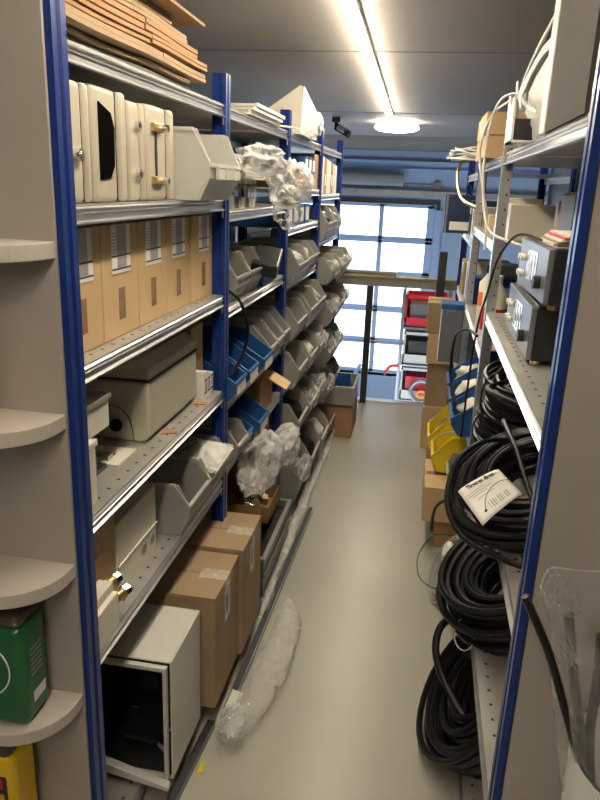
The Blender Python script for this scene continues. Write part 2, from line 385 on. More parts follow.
def bin_thing(name, label, L, W, H, m, loc, rz=0, group=None, lab=True, rim='binrim', lip=.54, cut=.32):
    t = thing(name, label, 'storage bin', loc, rz, group); th = .0035
    z1 = H*lip; xt = -H*cut
    prof = [(-L, 0), (-.032, 0), (-.026, H*.16), (0, z1*.62), (0, z1), (xt+.012, H*.985), (xt, H), (-L, H)]
    inn = [(-L+.01, .0), (-.002, 0), (-.002, z1-.002), (-.02, z1-.002), (xt, H-.003), (-L+.01, H-.003)]
    b = MB()
    for s in (-1, 1): b.prism(prof, s*W/2, s*(W/2-th), 'y')
    b.box(-L, -W/2+th, 0, -.032, W/2-th, th); b.box(-L, -W/2+th, 0, -L+th, W/2-th, H); b.box(-.002-th, -W/2+th, z1*.60, -.002, W/2-th, z1)
    b.hex([(-.035, -W/2+th, 0), (-.030, -W/2+th, 0), (-.030, W/2-th, 0), (-.035, W/2-th, 0), (-.008, -W/2+th, z1*.62), (-.001, -W/2+th, z1*.62), (-.001, W/2-th, z1*.62), (-.008, W/2-th, z1*.62)])
    for k in range(3):
        yy = W/2*(-1) ; b.box(-L*(.25+.2*k)-.003, -W/2-.003, 0, -L*(.25+.2*k)+.003, -W/2, z1)
    b.build('bin_body', M[m], t, bevel=.0012)
    b = MB()
    edge = [(.002, z1), (xt, H), (-L, H)]
    for s in (-1, 1):
        for (a, c), (d, e) in zip(edge, edge[1:]):
            b.hex([(a, s*(W/2+.004), c-.008), (a, s*(W/2-.004), c-.008), (d, s*(W/2-.004), e-.008), (d, s*(W/2+.004), e-.008),
                   (a, s*(W/2+.004), c+.001), (a, s*(W/2-.004), c+.001), (d, s*(W/2-.004), e+.001), (d, s*(W/2+.004), e+.001)])
    b.box(-.008, -W/2+.004, z1-.008, .004, W/2-.004, z1+.002); b.box(-L-.003, -W/2+.004, H-.008, -L+.004, W/2-.004, H+.001)
    b.build('bin_rim', M[rim], t)
    if lab:
        b = MB(); b.box(.0, -W*.32, z1*.62, .0015, W*.32, z1*.93) if lab == 'small' else b.box(.0, -W*.40, z1*.28, .0022, W*.40, z1*.93)
        b.build('label_card', M['label'], t)
    return t
def crumple(name, label, cat, loc, size, seed, m='bag', rot=(0,0,0), group=None, sub=4, amp=.35, parent=None, freq=2.2):
    me = bpy.data.meshes.new(name); bm = bmesh.new(); bmesh.ops.create_icosphere(bm, subdivisions=sub, radius=1)
    off = Vector((seed*3.1, seed*1.7, seed*.9))
    for v in bm.verts:
        p = v.co.copy(); a = 1-abs(noise.noise(p*freq*.8+off))*2; c_ = 1-abs(noise.noise(Vector((p.x*3, p.y*6, p.z*3))+off))*2
        k = 1+amp*.9*(a-.6)+amp*.28*(c_-.5)+amp*.12*noise.noise(p*9+off)
        q = p*k; v.co = Vector((q.x*size[0], q.y*size[1], q.z*size[2]))
    mz = min(v.co.z for v in bm.verts)
    for v in bm.verts: v.co.z -= mz
    for f_ in bm.faces: f_.smooth = True
    bm.to_mesh(me); bm.free(); me.materials.append(M[m])
    o = bpy.data.objects.new(name, me); C.objects.link(o); o.location = loc; o.rotation_euler = rot
    if parent: o.parent = parent; return o
    return tag(o, label, cat, group)

# ---- left rack, bay 1, top shelf: flattened cartons
random.seed(4)
t = thing('shadow_gap_slab', 'dark slab standing in for the shadow gap under the flattened cartons', 'board', (-.72, 1.34, 1.9305))
b = MB(); b.box(-.40, 0, 0, 0, .80, .030); b.build('board_core', M['black'], t)  # made-up black slab for the shadow gap, also lifts the carton pile
zz = 1.9615
flat = [(-.71, 1.34, 2.10, .006, 'cardg'), (-.685, 1.32, 2.22, .022, 'cardg'), (-.70, 1.33, 2.21, .018, 'cardd'), (-.70, 1.32, 2.17, .024, 'cardd'), (-.71, 1.31, 2.12, .020, 'cardg'), (-.73, 1.30, 2.02, .016, 'cardg')]
wh = ['lowest of the flattened brown cartons piled on top of the left rack', 'thick folded brown carton second from the bottom of the pile on the left rack', 'folded brown carton in the middle of the pile on the left rack', 'darker brown folded carton above the middle of the pile on the left rack', 'pale brown folded carton second from the top of the pile', 'greyish folded board topmost of the carton pile on the left rack']
for (x, y0, y1, h, m), lb in zip(flat, wh):
    t = thing('flattened_carton', lb, 'flattened carton', (x, y0, zz), random.uniform(-.015, .015), 'flattened cartons on top of the left rack')
    L = y1-y0; k = random.uniform(.5, .62)
    for a, c_, dz in ((0, k-.003, 0), (k+.003, 1, .002)):
        b = MB(); n = 8; top = []; 
        for layer in (0, h*.5):
            pts = []
            for j in range(n+1):
                u = a+(c_-a)*j/n; pts.append((u*L, layer + .0022*math.sin(u*9+x*50) + dz + (.006 if layer else .0045)))
            prof = [(u, v) for u, v in pts]+[(u, v+h*.46) for u, v in reversed(pts)]
            b.prism([(u, v) for u, v in prof], -.44, 0+random.uniform(-.004, .004), 'x')
        b.build('folded_panel', M[m], t)
    zz += h+.009
t = thing('grey_board', 'grey board lying on the pile of flattened cartons', 'board', (-.67, 1.55, zz+.004), .02)
b = MB(); b.box(-.32, 0, 0, -.0, .62, .008); b.build('board_face', M['cardg'], t, bevel=.001)
b = MB(); b.box(-.32, .005, .008, -.012, .6, .012); b.build('board_liner', M['sheet'], t)

# ---- left rack bay 1, shelf 1.655: enclosures
def enclosure(label, y0, y1, h, variant, x=-.665, z=1.6485):
    t = thing('metal_enclosure', label, 'enclosure', (x, (y0+y1)/2, z), 0, 'beige enclosures on the second shelf')
    W = (y1-y0)/2
    # lids face along the aisle: body and lid stand side by side
    b = MB(); b.box(-.33, -W, 0, 0, W*.35, h); b.build('enclosure_body', M['beige'], t, bevel=.012, seg=3, smooth=True)
    b = MB(); b.box(-.32, W*.35, .004, -.006, W*.46, h-.006); b.build('seal', M['void'], t)
    b = MB(); b.box(-.333, W*.46, -.0, .002, W*.93, h*1.0)
    b.build('enclosure_lid', M['beige'], t, bevel=.010, seg=3, smooth=True)
    if variant == 'knob':
        b = MB(); b.cyl((0, -W*.3, .09), (.012, -W*.3, .09), .012, 18); b.cyl((0, -W*.3, .09), (.014, -W*.3, .09), .006, 12); b.build('lock', [M['chrome']], t, True)
    if variant == 'cut':
        b = MB(); pr = [(-W*.72, .045), (-W*.15, .05), (W*.10, .075), (W*.14, .150), (-W*.05, .178), (-W*.72, .195)]
        b.prism(pr, .0005, .0032, 'x'); b.build('dark_cutout', M['void'], t)
    if variant == 'two':
        for zc in (.062, .165):
            b = MB(); b.cyl((0, -W*.1, zc), (.010, -W*.1, zc), .010, 18); b.build('lock', M['chrome'], t, True)
            b = MB(); b.cyl((.010, -W*.1, zc), (.0115, -W*.1, zc), .005, 12); b.build('lock_slot', M['ink'], t, True)
    if variant == 'latch':
        b = MB(); b.box(0, -W*.5, .04, .004, -W*.42, .175); b.build('seam_line', M['ink'], t)
        for zc in (.048, .170):
            l = MB(); l.box(0, -W*.75, zc-.010, .01, -W*.05, zc+.010); lo = l.build('latch', M['brass'], t, bevel=.002)
            l = MB(); l.cyl((.01, -W*.15, zc), (.024, -W*.15, zc), .009, 16); l.build('latch_screw', M['chrome'], lo, True)
            l = MB(); l.cyl((.024, -W*.15, zc), (.0248, -W*.15, zc), .0045, 12); l.build('screw_slot', M['ink'], lo, True)
enclosure('beige metal enclosure with one round lock right beside the front blue post', 1.27, 1.372, .222, 'knob')
enclosure('beige metal enclosure with a dark curved opening in its side', 1.382, 1.548, .226, 'cut')
enclosure('narrow beige enclosure with two round locks, third on the second shelf', 1.556, 1.652, .215, 'two')
enclosure('beige enclosure with two brass latches next to the pale grey bin', 1.664, 1.85, .220, 'latch')
bin_thing('storage_bin', 'pale grey open-front bin sticking out beside the beige enclosures', .42, .30, .185, 'binl', (-.578, 2.03, 1.6485), 0, 'grey storage bins', lab=False, rim='binl', lip=.52, cut=.26)
for k in range(3):
    bb = thing('label_holder_block', 'pale grey plastic clip on the lip of the protruding bin', 'clip', (-.574, 1.95+k*.08, 1.6485+.055), 0, 'clips on the pale bin lip')
    bb['label'] = ['pale plastic clip nearest the beige enclosures on the protruding bin lip', 'pale plastic clip in the middle of the protruding bin lip', 'pale plastic clip by the second post on the protruding bin lip'][k]
    b = MB(); b.box(0, -.033, 0, .010, .033, .036); b.box(0, -.033, .030, .012, .033, .036); b.build('clip_body', M['binl'], bb, bevel=.002)

# ---- shelf 1.368: five tall cartons with label pouches
ys = [1.272, 1.466, 1.672, 1.872, 2.062, 2.30]
lb = ['brown carton with a white label, first beside the front blue post', 'brown carton with a shipping pouch, second of the five upright cartons', 'brown carton with a shipping pouch, middle of the five upright cartons', 'brown carton with a shipping pouch, fourth of the five upright cartons', 'brown carton standing slightly forward at the right end of the five upright cartons']
for i in range(5):
    y0, y1 = ys[i]+.002, ys[i+1]-.002; dx = .006 if i == 4 else 0
    if i == 4: y0 += .012
    t = thing('cardboard_box', lb[i], 'cardboard box', (-.700+dx, (y0+y1)/2, 1.3365), 0, 'upright cartons on the third shelf')
    W = (y1-y0)/2; H = .262
    b = MB(); b.box(-.34, -W, 0, 0, W, H); b.build('box_body', M['card'], t, bevel=.0025)
    b = MB(); b.box(0, -.017, .150, .0009, .017, H-.001); b.box(0, -.017, .04, .0009, .017, .115); b.build('tape', M['tape'], t)
    pw = min(.052, W*.66); b = MB(); b.box(.0009, -pw, .150, .0022, pw, H-.002); b.mi = 1
    for zq in (.158, .188): b.box(.0022, -pw, zq, .0026, pw, zq+.004)
    b.mi = 2
    b.box(.0022, -pw*.45, .163, .0025, pw*.55, H-.004)
    for q in range(7): b.box(.0022, -pw*.9, .196+q*.0075, .0025, -pw*.55+(q % 3)*.004, .1985+q*.0075)
    b.build('label_pouch', [M['label'], M['ink'], M['greyink']], t)

# ---- shelf 1.04: large beige case
t = thing('metal_case', 'large beige case with a sloping lid edge under the upright cartons', 'case', (-.70, 1.925, 1.0005))
X0 = -.30
b = MB(); b.prism([(X0, 0), (-.02, 0), (-.0, .02), (-.0, .175), (X0, .175)], -.205, .205, 'y'); b.build('case_body', M['beiged'], t, bevel=.008, seg=3, smooth=True)
b = MB(); b.box(X0-.001, -.207, .174, .0015, .207, .180); b.build('seal', M['ink'], t)
b = MB(); b.prism([(X0, .179), (.0, .179), (.0, .205), (-.035, .235), (X0, .235)], -.205, .205, 'y'); b.build('case_lid', M['beiged'], t, bevel=.006, seg=3, smooth=True)
for xx in (-.098, -.15):
    b = MB(); b.cyl((xx, -.204, .045), (xx, -.212, .045), .018, 24); b.build('cable_plug', M['black'], t, True)
b = MB(); b.tube(spline([(-.14, -.2065, .095), (-.095, -.2075, .10), (-.06, -.2075, .07), (-.045, -.2075, .004)]), .0012, 6); b.build('thin_wire', M['black'], t)
b = MB(); b.tube([(-.07, -.02, .235), (-.07, -.02, .240)], [.007, .004], 12); b.build('lid_screw', M['chrome'], t, True)
t = thing('open_carton', 'small brown carton standing at the back end of the beige case', 'cardboard box', (-.72, 2.20, 1.0005))
b = MB(); b.box(-.2, -.065, 0, 0, .06, .24); b.build('box_body', M['card'], t, bevel=.002)
b = MB(); b.box(.0, -.03, .04, .0012, .05, .12); b.build('tape', M['tape'], t)
for k in range(3):
    t = thing('small_white_box', ['slim white labelled box left of three by the second blue post', 'slim white labelled box middle of three by the second blue post', 'slim white labelled box right of three by the second blue post'][k], 'box', (-.68, 2.165+k*.035, 1.0005), 0, 'slim white boxes on the fourth shelf')
    b = MB(); b.box(-.10, -.015, 0, 0, .015, .095-.01*k); b.build('box_body', M['label'], t, bevel=.001)
    b = MB(); b.box(0, -.013, .02, .0006, .013, .026); b.box(0, -.013, .062, .0006, .013, .068); b.mi = 1; b.box(0, -.006, .03, .0006, .01, .058); b.build('print', [M['ink'], M['greyink']], t)
t = thing('cream_box', 'small cream box with an overhanging lid left of the large beige case', 'box', (-.685, 1.385, 1.1495))
b = MB(); b.box(-.24, -.10, 0, 0, .055, .068); b.build('box_body', M['cream'], t, bevel=.002)
b = MB(); b.box(-.245, -.105, .068, .006, .060, .080); b.build('box_lid', M['cream'], t, bevel=.002)
t = thing('cream_box', 'low cream box under the small cream box by the front post', 'box', (-.675, 1.312, 1.0005))
b = MB(); b.box(-.24, -.045, 0, 0, .033, .135); b.build('box_body', M['cream'], t, bevel=.002)
b = MB(); b.box(-.244, -.046, .135, .004, .038, .1485); b.build('box_lid', M['cream'], t, bevel=.002)
t = thing('steel_bracket', 'dark steel bracket lying on the shelf below the cream box', 'bracket', (-.80, 1.50, 1.0005))
b = MB(); b.box(-.14, -.03, 0, .06, .03, .012); b.box(-.14, -.03, .012, .06, -.02, .049); b.build('bracket_body', M['dark'], t)
t = thing('grey_plate', 'flat beige plate lying on the shelf in front of the large beige case', 'plate', (-.70, 1.59, 1.0005), .0)
b = MB(); b.box(-.17, -.05, 0, -.015, .07, .005); b.build('plate_body', M['cream'], t, bevel=.001)
b = MB(); b.box(-.15, -.03, .005, -.05, .0, .016); b.box(-.15, .01, .005, -.05, .02, .01); b.build('plate_rail', M['sheet'], t)
for k, (yy, lbl) in enumerate(((1.80, 'torn scrap of brown card at the near foot of the beige case'), (2.09, 'torn scrap of brown card at the far foot of the beige case'))):
    t = tag((lambda B: B.build('cardboard_scrap', M['cardd'], None))((lambda B: (B.prism([(-.70, yy), (-.655, yy+.01), (-.66, yy+.03), (-.675, yy+.028), (-.70, yy+.05)], 1.0005, 1.0045, 'z'), B)[1])(MB())), lbl, 'scrap', 'card scraps')

# ---- shelf .695
carton('brown carton behind the blue front post on the fifth shelf', -1.0, -.705, 1.30, 1.485, .6645, .90, 'card', True)
t = thing('white_enclosure', 'white enclosure with two round knockouts on the fifth shelf', 'enclosure', (-.702, 1.623, .6645))
b = MB(); b.box(-.3, -.132, 0, 0, .132, .20); b.build('enclosure_body', M['cream'], t, bevel=.004)
b = MB(); b.box(0, -.132, .078, .004, .132, .082); b.build('lid_seam', M['cream'], t)
for yy in (.035, .095):
    b = MB(); b.cyl((0, yy, .045), (.002, yy, .045), .019, 24); k = b.build('knockout', M['greyink'], t, True)
    b = MB(); b.cyl((.002, yy, .045), (.003, yy, .045), .012, 20); b.build('knockout_ring', M['tape'], k, True)
t = thing('cream_enclosure', 'cream enclosure with brass cable glands nearest on the fifth shelf', 'enclosure', (-.650, 1.30, .6645))
b = MB(); b.box(-.05, -.035, 0, 0, .075, .09); b.build('enclosure_body', M['cream'], t, bevel=.003)
b = MB(); b.box(-.05, -.035, .09, -.012, .075, .115); b.build('enclosure_lid', M['cream'], t, bevel=.003)
for (xx, zz_) in ((-.012, .065), (-.035, .095)):
    b = MB(); b.cyl((xx, .075, zz_), (xx+.008, .105, zz_), .014, 18); gl = b.build('cable_gland', M['brass'], t, True)
    b = MB(); b.cyl((xx+.008, .105, zz_), (xx+.012, .123, zz_), .017, 8); g2 = b.build('gland_nut', M['chrome'], gl)
    b = MB(); b.cyl((xx+.012, .123, zz_), (xx+.0125, .125, zz_), .010, 14); b.build('gland_hole', M['ink'], gl)
bin_thing('storage_bin', 'grey open-front bin on the fifth shelf next to the white enclosure', .42, .21, .168, 'bin', (-.625, 1.935, .6645), 0, 'grey storage bins', lab=False, lip=.60, cut=.28)
bin_thing('storage_bin', 'grey open-front bin full of papers beside the second blue post', .42, .21, .168, 'bin', (-.625, 2.155, .6645), 0, 'grey storage bins', lab=False, lip=.60, cut=.28)
for k in range(4):
    b = MB(); dz = .006*k; b.add([(-.80, 2.06, .785+dz), (-.61, 2.05+.01*k, .785+dz), (-.60, 2.235, .80+dz), (-.78, 2.25-.01*k, .825+dz), (-.70, 2.15, .838+dz)], [(0,1,4),(1,2,4),(2,3,4),(3,0,4)])
    o = b.build('paper_sheet', M['paper'] if k == 1 else M['bag'], None); so = o.modifiers.new('s', 'SOLIDIFY'); so.thickness = .001
    tag(o, ['creased paper sheet lowest in the stack over the paper bin', 'creased sheet second from the bottom over the paper bin', 'creased sheet third from the bottom over the paper bin', 'creased sheet lying topmost on the paper bin'][k], 'paper', 'sheets over the paper bin')

# ---- bottom: tilted cabinet with open door, cartons
t = thing('wall_cabinet', 'pale grey steel cabinet lying open on the bottom shelf beside the front post', 'cabinet', (-.70, 1.60, .0755), 0)
t.location = (-.66, 1.63, .0755)
xa, xb_, W, Hh, th = -.165, .090, .125, .39, .005
b = MB()
b.box(xa, W-th, 0, xb_, W, Hh); b.box(xa, -W, 0, xa+th, W-th, Hh); b.box(xb_-th, -W, 0, xb_, W-th, Hh)
b.box(xa+th, -W, Hh-th, xb_-th, W-th, Hh); b.box(xa+th, -W, 0, xb_-th, W-th, th)
b.build('cabinet_body', M['cabgrey'], t, bevel=.002)
b = MB()
b.box(xa+.004, -W-.016, Hh-.022, xb_-.010, -W, Hh-.010); b.box(xb_-.020, -W-.016, .01, xb_-.010, -W, Hh-.022); b.box(xa+.004, -W-.016, .01, xa+.014, -W, Hh-.022); b.box(xa+.014, -W-.016, .01, xb_-.020, -W, .02)
b.build('door_frame', M['cabgrey'], t, bevel=.001)
b = MB(); b.box(xa+.007, W-.012, .01, xb_-.007, W-.006, Hh-.01); b.box(xa+.006, -W+.01, .01, xa+.008, W-.013, Hh-.01); b.box(xa+.009, -W+.01, .0055, xb_-.007, W-.013, .008); b.build('mounting_plate_shade_lining', M['dark'], t)  # back plate; dark sheets added on side and floor stand in for inner shade
b = MB(); b.box(-.06, W-.09, .16, .03, W-.012, .25); b.box(-.05, W-.12, .18, -.0, W-.09, .23); b.cyl((.02, W-.09, .21), (.02, W-.105, .21), .015, 16); b.build('terminal_block', M['black'], t, bevel=.003)
b = MB(); b.hex([(-.07, -.09, .085), (.03, -.09, .075), (.03, .08, .075), (-.07, .08, .085), (-.07, -.09, .097), (.03, -.09, .087), (.03, .08, .087), (-.07, .08, .097)]); b.build('black_tray', M['black'], t)
b = MB(); b.tube(spline([(-.06, .05, .02), (.02, .0, .05), (.06, .05, .03), (.0, .1, .06), (-.06, .03, .04), (.05, -.06, .02)]), .006, 8); b.build('grey_cable', M['foil'], t, True)
b = MB()
b.hex([(xb_, -W-.045, .0), (xb_, -W-.020, -.0), (-.18, -W-.020, .045), (-.18, -W-.045, .045), (xb_, -W-.045, .014), (xb_, -W-.020, .014), (-.18, -W-.020, .085), (-.18, -W-.045, .085)])
b.build('cabinet_door', M['cabgrey'], t, bevel=.002)
b = MB(); b.hex([(-.172, -W-.046, .048), (-.172, -W-.018, .048), (-.19, -W-.018, .052), (-.19, -W-.046, .052), (-.150, -W-.046, .088), (-.150, -W-.018, .088), (-.19, -W-.018, .094), (-.19, -W-.046, .094)]); b.build('door_corner', M['cream'], t)
def carton_big(label, x0, x1, y0, y1, z0, z1, m):
    t = thing('large_carton', label, 'cardboard box', ((x0+x1)/2, (y0+y1)/2, z0), 0, 'large cartons standing on the floor shelf')
    X, Y, H = (x1-x0)/2, (y1-y0)/2, z1-z0
    b = MB(); b.box(-X, -Y, 0, X, Y, H-.003); b.build('box_body', M[m], t, bevel=.003)
    b = MB(); b.box(-X, -Y, H-.003, X, -.002, H+.002); b.build('flap', M[m], t, bevel=.001)
    b = MB(); b.box(-X, .002, H-.003, X, Y, H+.002); b.build('flap', M[m], t, bevel=.001)
    b = MB(); b.box(X-.09, -.03, H+.002, X+.001, .03, H+.0028); b.box(X, -.03, H-.02, X+.001, .03, H+.002)
    b.build('tape', M['tapec'], t)
    b = MB(); b.box(X, -.035, H-.15, X+.0015, .03, H-.03); b.mi = 1; b.box(X+.0015, -.02, H-.12, X+.002, .0, H-.06); b.build('label_pouch', [M['foil'], M['ink']], t)
    return t
carton_big('large brown carton standing behind the open grey cabinet', -.80, -.535, 1.80, 2.075, .0755, .478, 'cardg')
carton_big('slightly taller large brown carton nearer the second blue post', -.80, -.522, 2.082, 2.36, .0755, .492, 'cardg')

# ================================================================ LEFT RACK BAY 2
t = thing('white_board', 'white panel at the bottom of the stack on top of the left rack', 'panel', (-.67, 2.56, 1.9305), 0, 'white panels on top of the left rack')
for k in range(3):
    r = t if k == 0 else thing('white_board', ['', 'white panel in the middle of the stack on top of the left rack', 'white panel topmost in the stack on top of the left rack'][k], 'panel', (-.665+.006*k, 2.55+.02*k, 1.9305+k*.0135), 0, 'white panels on top of the left rack')
    pass
    b = MB(); b.box(-.38, 0, 0, .03, .5, .010); b.build('panel_face', M['cabgrey'], r, bevel=.001)
    b = MB(); b.box(.022, .0, .010, .030, .5, .0125); b.build('panel_lip', M['white'], r)
t = thing('angled_sheet_box', 'cream angled sheet metal housing standing on the left rack above the third post', 'housing', (-.67, 3.46, 1.9305))
b = MB(); b.prism([(-.26, .006), (.03, 0), (.05, .20), (.04, .21)], 0, .008, 'y'); b.build('side_plate', M['cream'], t)
b = MB(); b.prism([(-.26, .002), (.03, .0), (.03, .01), (-.26, .012)], .008, .5, 'y'); b.build('base_plate', M['cream'], t)
b = MB(); b.hex([(.03, 0, 0), (.045, 0, 0), (.045, .5, 0), (.03, .5, 0), (.046, 0, .205), (.058, 0, .205), (.055, .5, .12), (.04, .5, .12)]); b.build('front_plate', M['cream'], t)
t = thing('flat_tool', 'thin pale blade pointing out over the rack edge beside the white panels', 'blade', (-.64, 3.06, 1.9305))
b = MB(); b.prism([(0, 0), (.05, .1), (.06, .24), (.03, .10), (-.04, 0)], .0, .006, 'z'); b.build('blade', M['cabgrey'], t)
crumple('plastic_bag', 'small clear bag hanging at the cream housing on top of the left rack', 'plastic bag', (-.60, 3.72, 1.9305), (.04, .12, .06), 5)

# shelf 1.61
for k in range(6):
    t = thing('glass_jar', ['narrow clear jar nearest the second post under the plastic bag', 'narrow clear jar second from the second post', 'clear jar third from the second post', 'clear jar fourth from the second post', 'clear jar fifth from the second post', 'clear jar farthest from the second post'][k], 'jar', (-.685, 2.37+k*.075, 1.6105), 0, 'clear jars on the second shelf')
    b = MB(); b.cyl((0,0,0), (0,0,.085), .024, 16); b.build('jar_body', M['bagd'], t, True)
    b = MB(); b.cyl((0,0,.0), (0,0,.05-.004*k), .019, 12); b.build('jar_contents', M['cabgrey' if k % 2 else 'dark'], t, True)
    b = MB(); b.cyl((0,0,.086), (0,0,.10), .025, 16); b.build('lid', M['binl'], t, True)
t = thing('cream_tray', 'long cream tray resting on the jars under the plastic bags', 'tray', (-.67, 2.6, 1.7115))
b = MB(); b.box(-.25, -.27, 0, .03, .32, .006); b.box(.024, -.27, .006, .03, .32, .022); b.build('tray_body', M['cream'], t)
t = thing('pale_bracket', 'pale angled bracket poking up from the plastic bag', 'bracket', (-.62, 2.52, 1.7185))
b = MB(); b.prism([(-.12, 0), (.10, 0), (.10, .12), (.04, .12), (-.0, .07), (-.12, .03)], 0, .006, 'x'); b.build('bracket_plate', M['binl'], t)
b = MB(); b.cyl((.006, .07, .105), (.0068, .07, .105), .006, 12); b.build('bracket_hole', M['ink'], t)
crumple('plastic_bag', 'clear crumpled plastic bag lying on top beside the second blue post', 'plastic bag', (-.565, 2.42, 1.715), (.075, .21, .050), 1, amp=.4)
crumple('plastic_bag', 'larger clear plastic bag bulging out over the rack edge', 'plastic bag', (-.55, 2.86, 1.60), (.085, .20, .088), 2, amp=.35)
crumple('plastic_bag', 'clear bag drooping lowest below the bulging plastic bag', 'plastic bag', (-.56, 2.88, 1.52), (.05, .10, .06), 3, 'bagd', amp=.4)
crumple('dark_wrapped_part', 'dark brown wrapped part stuck between the bag and the third post', 'wrapped part', (-.62, 3.12, 1.74), (.04, .10, .02), 7, 'cardd')
crumple('metal_parts_bag', 'bag of small metal parts inside the bulging plastic bag', 'parts bag', (-.57, 2.96, 1.612), (.035, .06, .035), 8, 'binl', amp=.6)

# shelf 1.29
carton('pale box tucked behind the second blue post on the third shelf', -1.0, -.75, 2.33, 2.40, 1.2855, 1.44, 'cream', False)
bin_thing('storage_bin', 'grey bin with open front nearest the second post on the third shelf', .33, .20, .165, 'bin', (-.645, 2.52, 1.2855), 0, 'grey storage bins', lab=False, lip=.54, cut=.32)
bin_thing('storage_bin', 'grey bin behind the black device on the third shelf', .33, .20, .165, 'bin', (-.645, 2.735, 1.2855), 0, 'grey storage bins', lab=False, lip=.54, cut=.32)
t = thing('black_device', 'black rectangular device sticking out of a grey bin on the third shelf', 'device', (-.62, 2.93, 1.355), 0, rot=(math.radians(12), math.radians(8), .15))
b = MB(); b.box(-.09, -.12, 0, .02, .13, .055); b.build('device_body', M['black'], t, bevel=.006)
b = MB(); b.box(-.05, .13, .01, .0, .136, .045); b.build('device_port', M['brass'], t)
carton('small blue and white box beneath the black device', -.75, -.655, 2.88, 3.10, 1.2855, 1.345, 'bblue', False, True)
b = MB(); b.tube(spline([(-.68, 2.34, 1.35), (-.645, 2.36, 1.33), (-.625, 2.42, 1.28), (-.615, 2.47, 1.18), (-.63, 2.46, 1.09), (-.66, 2.36, 1.02), (-.72, 2.3, .99)], 8), .006, 8)
tag(b.build('power_cord', M['rubber'], None, True), 'black cord hanging over the shelf edge next to the second blue post', 'cord')

# shelf .955 : blue bins with labels, grey bins
for k, (y_, xx) in enumerate(((2.385, -.615), (2.56, -.61), (2.775, -.60))):
    bin_thing('blue_storage_bin', ['blue shelf bin with white label nearest the second post', 'blue shelf bin with white label, second from the second post', 'blue shelf bin with white label, beside the grey bins'][k], .38, .15 if k < 2 else .17, .15, 'bblue', (xx, y_, .9505), 0, 'blue bins with white labels on the fourth shelf', lab=True, rim='bblue', lip=.45, cut=.85)
for k in range(3):
    bin_thing('storage_bin', ['grey ribbed bin right after the blue bins', 'grey ribbed bin, middle one beside the blue bins', 'grey ribbed bin against the third blue post'][k], .38, .135, .165+.008*k, 'bin', (-.61, 2.945+k*.145, .9505), 0, 'grey storage bins', lab=False, lip=.45, cut=.5)
# shelf .70
t = thing('open_carton', 'brown carton with one raised flap below the grey bins', 'cardboard box', (-.66, 3.0, .7005))
b = MB(); b.box(-.28, -.10, 0, 0, .14, .155); b.build('box_body', M['cardd'], t, bevel=.002)
b = MB(); b.hex([(0, .02, .15), (.004, .02, .154), (.004, .145, .154), (0, .145, .15), (.09, .02, .10), (.093, .02, .104), (.093, .145, .104), (.09, .145, .10)]); b.build('flap', M['card'], t)
bin_thing('blue_storage_bin', 'small blue bin beside the grey bin on the fifth shelf', .33, .11, .125, 'bblue', (-.62, 2.55, .7005), 0, 'blue bins on the fifth shelf', lab='small', rim='bblue', lip=.45, cut=.85)
bin_thing('blue_storage_bin', 'wider blue bin with a label in front of the open brown carton', .35, .16, .14, 'bblue', (-.60, 2.72, .7005), 0, 'blue bins on the fifth shelf', lab=True, rim='bblue', lip=.45, cut=.85)
bin_thing('storage_bin', 'grey bin behind the clear bag at the second post', .33, .14, .13, 'bin', (-.61, 2.41, .7005), 0, 'grey storage bins', lab=False)
# shelf .42
carton('reddish brown carton behind the draped clear bag', -1.0, -.70, 3.02, 3.30, .2655, .60, 'cardd', True)
def open_tray(label, loc, rz, L, W, H, m='cardd'):
    t = thing('open_cardboard_tray', label, 'cardboard tray', loc, rz); th = .004
    b = MB(); b.box(-L, -W/2, 0, 0, W/2, th); b.box(-L, -W/2, th, -L+th, W/2, H); b.box(-L+th, -W/2, th, 0, -W/2+th, H); b.box(-L+th, W/2-th, th, 0, W/2, H); b.build('tray_body', M[m], t, bevel=.001)
    b = MB(); b.box(-th, -W/2+th, th, 0, W/2-th, H); b.build('tray_front', M[m], t, bevel=.001); return t
open_tray('open brown cardboard tray full of metal connectors', (-.575, 2.865, .2655), 0, .40, .26, .075)
open_tray('open brown cardboard tray closest to the large cartons', (-.60, 2.57, .2655), 0, .40, .24, .085)
random.seed(9)
for k in range(9):
    t = thing('metal_connector', 'small %s connector lying loose in the cardboard tray%s' % (['shiny metal', 'black', 'brass coloured'][k % 3], ['', ', in the middle of the pile', ', at the top of the pile'][0]), 'connector', (-.62-random.random()*.14, 2.78+random.random()*.16, .276+.022*(k % 3)), 0, 'metal connectors in the cardboard tray', rot=(random.uniform(-.4, .4), random.uniform(-.3, .3), random.uniform(0, 3)))
    b = MB(); b.box(-.03, -.014, 0, .02, .014, .026); b.build('connector_body', M['chrome' if k % 3 == 0 else ('black' if k % 3 == 1 else 'brass')], t, bevel=.002)
    b = MB(); b.cyl((.02, 0, .013), (.04, 0, .013), .010, 12); b.build('connector_plug', M['black'], t, True)
crumple('plastic_bag', 'large clear bag draped over the cardboard trays', 'plastic bag', (-.585, 2.60, .50), (.075, .22, .10), 11, amp=.45)
crumple('plastic_bag', 'white plastic bag end reaching toward the third post', 'plastic bag', (-.545, 2.93, .56), (.055, .15, .04), 12, amp=.4)
crumple('plastic_bag', 'small clear bag in the tray nearest the large cartons', 'plastic bag', (-.68, 2.52, .2715), (.05, .045, .04), 13, amp=.5)
crumple('plastic_bag', 'loose clear bag hanging down at the third post', 'plastic bag', (-.53, 3.02, .46), (.03, .14, .045), 14, 'bagd', amp=.5)
